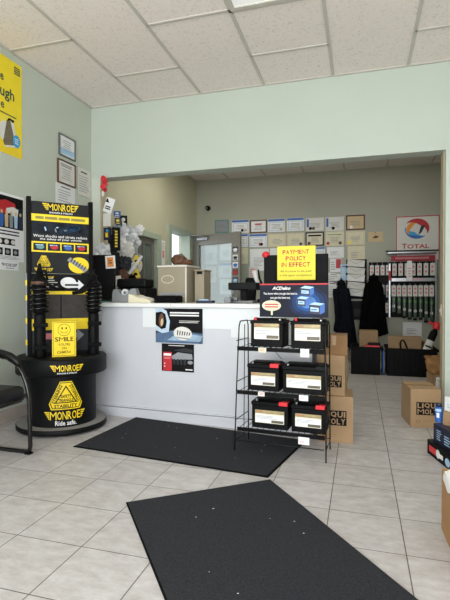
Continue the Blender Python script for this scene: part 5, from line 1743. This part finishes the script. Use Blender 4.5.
# ------------------------------------------------------------------ pegboard with hanging odds and ends on the left wall
t = thing('pegboard', 'dark hanging board on the office wall crowded with packets', 'board', (-2.634, 4.30, 0.95))
mb = MB(); mb.box(0, 0.012, 0, 0.62, 0, 0.78, DKGREY); mb.build('panel', t)
mb = MB()
for k in range(6):
    mb.tube([(0.012, 0.06 + 0.1 * k, 0.73), (0.1, 0.06 + 0.1 * k, 0.735), (0.105, 0.06 + 0.1 * k, 0.745)], 0.003, STEEL, 5)
    mb.build('hook', t)
    mb = MB()
mb.bm.free()
rnd = random.Random(11)
GP = 'packets hanging on the office wall board'
FACE = radians(33)
packs = [  # label, y, z, half width, half height, material
    ('topmost clear plastic packet on the wall board, nearest the pillar', 4.50, 1.70, 0.085, 0.09, CLEARP),
    ('second clear plastic packet on the wall board, beside the topmost', 4.66, 1.67, 0.09, 0.10, CLEARP),
    ('clear plastic packet in the upper right of the wall board', 4.80, 1.60, 0.08, 0.08, CLEARP),
    ('white crumpled packet in the middle of the wall board', 4.60, 1.50, 0.085, 0.09, OFFW),
    ('striped grey packet at the right of the wall board', 4.80, 1.43, 0.08, 0.06, GREYP),
    ('dark packet behind the yellow tags of the wall board', 4.56, 1.34, 0.07, 0.08, DKGREY),
    ('grey packet low in the middle of the wall board', 4.68, 1.32, 0.07, 0.09, CLEARP),
    ('brown packet low on the wall board near the printer', 4.52, 1.20, 0.06, 0.07, BROWN),
    ('white packet lowest on the wall board near the printer', 4.44, 1.12, 0.06, 0.07, OFFW),
    ('bright white folded packet at the top right of the wall board', 4.90, 1.76, 0.05, 0.07, WHITE),
    ('bright white packet beside the tall black strip', 4.50, 1.58, 0.06, 0.07, WHITE),
    ('white-grey packet between the two yellow tags', 4.86, 1.34, 0.05, 0.07, OFFW),
    ('black packet lowest right on the wall board', 4.72, 1.16, 0.07, 0.07, BLACKR),
]
for i, (lab, y_, z, a, b, m_) in enumerate(packs):
    mb = MB()
    mb.blob((0, 0, 0), (a, 0.03, b), m_, 0.55, 7, 3, i * 3.1, True)
    o = mb.build('plastic_packet', loc=(-2.535 + 0.02 * (i % 2), y_, z), rz=FACE)
    tag(o, lab, 'packet', GP)


def tri_tag(lab, x, y_, z, s_, m_):
    mb = MB()
    mb.poly([(-s_, -s_ * 0.9), (s_, -s_ * 0.9), (s_ * 0.25, s_), (-s_ * 0.25, s_)], -0.002, m_)
    mb.box(-s_ * 0.6, s_ * 0.6, -0.0015, 0.001, -s_ * 0.8, s_ * 0.6, m_)
    mb.ell(0, -s_ * 0.3, s_ * 0.4, s_ * 0.3, -0.0026, INK, 14)
    tag(mb.build('hang_tag', loc=(x, y_, z), rz=FACE), lab, 'tag', 'yellow tags on the wall board')


tri_tag('upper yellow tag hanging on the crowded wall board', -2.49, 4.78, 1.40, 0.055, YEL2)
tri_tag('lower yellow tag hanging on the crowded wall board', -2.49, 4.76, 1.25, 0.06, YEL2)
mb = MB(); mb.tube([(0.05 * cos(2 * pi * k / 20), 0, 0.06 * sin(2 * pi * k / 20)) for k in range(20)], 0.014, ORANGE, 8, closed=True)
tag(mb.build('tape_ring', loc=(-2.49, 4.80, 1.12), rz=FACE), 'orange-brown ring hanging low on the wall board', 'ring')
mb = MB()
mb.box(-0.015, 0.015, -0.004, 0.004, -0.13, 0.13, WHITE)
tag(mb.build('paper_strip', loc=(-2.45, 4.68, 1.33), rot=(0, radians(35), FACE)), 'white paper strip slanting across the wall board', 'paper')
sheet('name_strip', 'tall black strip with yellow print on the wall board', 'sign', (-2.56, 4.36, 1.47), FACE, 0.085, 0.25, 0.01, INK, lambda m_, y_: m_.lines(0.028, 0.03, 0.058, 0.22, 6, y_, YEL2, 0.6, 0.1, True))
GC = 'cards pinned above the wall board'
for lab, y_, z, w_, h_, m_, m2 in (
        ('upper left blue card pinned above the wall board', 4.34, 1.83, 0.075, 0.06, BLUE, WHITE),
        ('black and white card pinned above the wall board', 4.50, 1.76, 0.085, 0.11, INK, WHITE),
        ('middle blue and yellow card pinned above the wall board', 4.36, 1.75, 0.07, 0.07, NAVY, YEL2),
        ('navy card just above the tall black strip', 4.40, 1.735, 0.06, 0.05, NAVY, CYANB)):
    sheet('badge_card', lab, 'card', (-2.55 if y_ > 4.45 else -2.53, y_, z), FACE, w_, h_, 0.002, m_, (lambda ww, hh, mm: lambda mb_, yy: (mb_.ell(ww * 0.5, hh * 0.6, ww * 0.25, hh * 0.2, yy, mm, 14), mb_.rect(ww * 0.2, hh * 0.12, ww * 0.8, hh * 0.25, yy, mm)))(w_, h_, m2), GC)

# things pinned to the left end of the header wall
mb = MB()
for k, (dx, dz, r_) in enumerate(((0, 0.06, 0.03), (0.012, 0.02, 0.032), (-0.006, -0.02, 0.028), (0.015, -0.05, 0.02))):
    mb.blob((dx, 0, dz), (r_, 0.016, r_ * 1.1), REDT if k % 2 == 0 else RED, 0.5, 7, 2, k * 2.2, True)
mb.blob((-0.01, 0, -0.09), (0.014, 0.01, 0.03), OFFW, 0.4, 6, 2, 3, True)
tag(mb.build('key_bunch', loc=(-2.478, 4.062, 2.10)), 'red bundle hung at the top of the office pillar', 'bundle')
sheet('pinned_paper', 'white folded paper with black print askew on office pillar', 'paper', (-2.50, 4.078, 1.84), 0, 0.10, 0.15, 0.003, WHITE, lambda m_, y_: (m_.poly([(0.0, 0.10), (0.045, 0.10), (0.01, 0.145)], y_, INK), m_.lines(0.015, 0.03, 0.08, 0.07, 2, y_, INK, 0.6, 0.3)), 'papers pinned on the office pillar', tilt=0.35)
sheet('pinned_paper', 'plain cream paper below the folded one on office pillar', 'paper', (-2.495, 4.080, 1.685), 0, 0.085, 0.13, 0.003, OFFW, None, 'papers pinned on the office pillar')
sheet('pinned_paper', 'blue and yellow card below the cream paper on office pillar', 'paper', (-2.49, 4.080, 1.545), 0, 0.075, 0.125, 0.003, NAVY, lambda m_, y_: (m_.rect(0.02, 0.03, 0.05, 0.075, y_, YEL2), m_.ell(0.04, 0.095, 0.015, 0.015, y_, SKYB)), 'papers pinned on the office pillar')
for lab, y_, z, w_, h_, mm, tl in (
        ('upper pinkish scrap on the wall behind the black display', 3.97, 1.56, 0.11, 0.13, OFFW, 0.1),
        ('middle white scrap on the wall behind the black display', 4.0, 1.43, 0.085, 0.12, WHITE, -0.12),
        ('lower patterned scrap on the wall behind the black display', 3.96, 1.33, 0.12, 0.10, PINK, 0.05)):
    sheet('pinned_paper', lab, 'paper', (WX, y_, z), W90, w_, h_, 0.003, mm, (lambda ww, hh: lambda m_, yy: (m_.lines(ww * 0.2, hh * 0.2, ww * 0.8, hh * 0.7, 3, yy, RED, 0.3, 0.5), m_.ell(ww * 0.5, hh * 0.8, 0.012, 0.01, yy, INK, 12)))(w_, h_), 'scraps pinned behind the display')
mb = MB()
mb.blob((0, 0, 0), (0.075, 0.03, 0.085), CLEARP, 0.5, 6, 3, 5.5, True)
tag(mb.build('plastic_packet', loc=(-2.47, 4.03, 1.42), rz=radians(20)), 'grey-white bag hung on pillar above the left monitor', 'packet')
# notice between the two office doors
sheet('wall_notice', 'narrow white notice between the two office doors', 'notice', (-2.6345, 5.79, 1.41), W90, 0.12, 0.34, 0.003, WHITE, lambda m_, y_: (m_.rect(0.03, 0.1, 0.09, 0.2, y_, PINK), m_.lines(0.02, 0.22, 0.1, 0.31, 4, y_, GREYP, 0.3)))
t = thing('outdoor_sign', 'pale yellow sign seen outside through the office doorway', 'sign', (-4.38, 10.6, 1.62), W90)
mb = MB(); mb.box(0, 0.62, -0.03, 0, 0, 0.3, M('pale_yellow_sign', '#d7dd8a', 0.6, var=0.04)); mb.build('sign_board', t)
mb = MB(); mb.box(0.05, 0.57, -0.034, -0.03, 0.12, 0.16, OFFW); mb.build('sign_stripe', t)
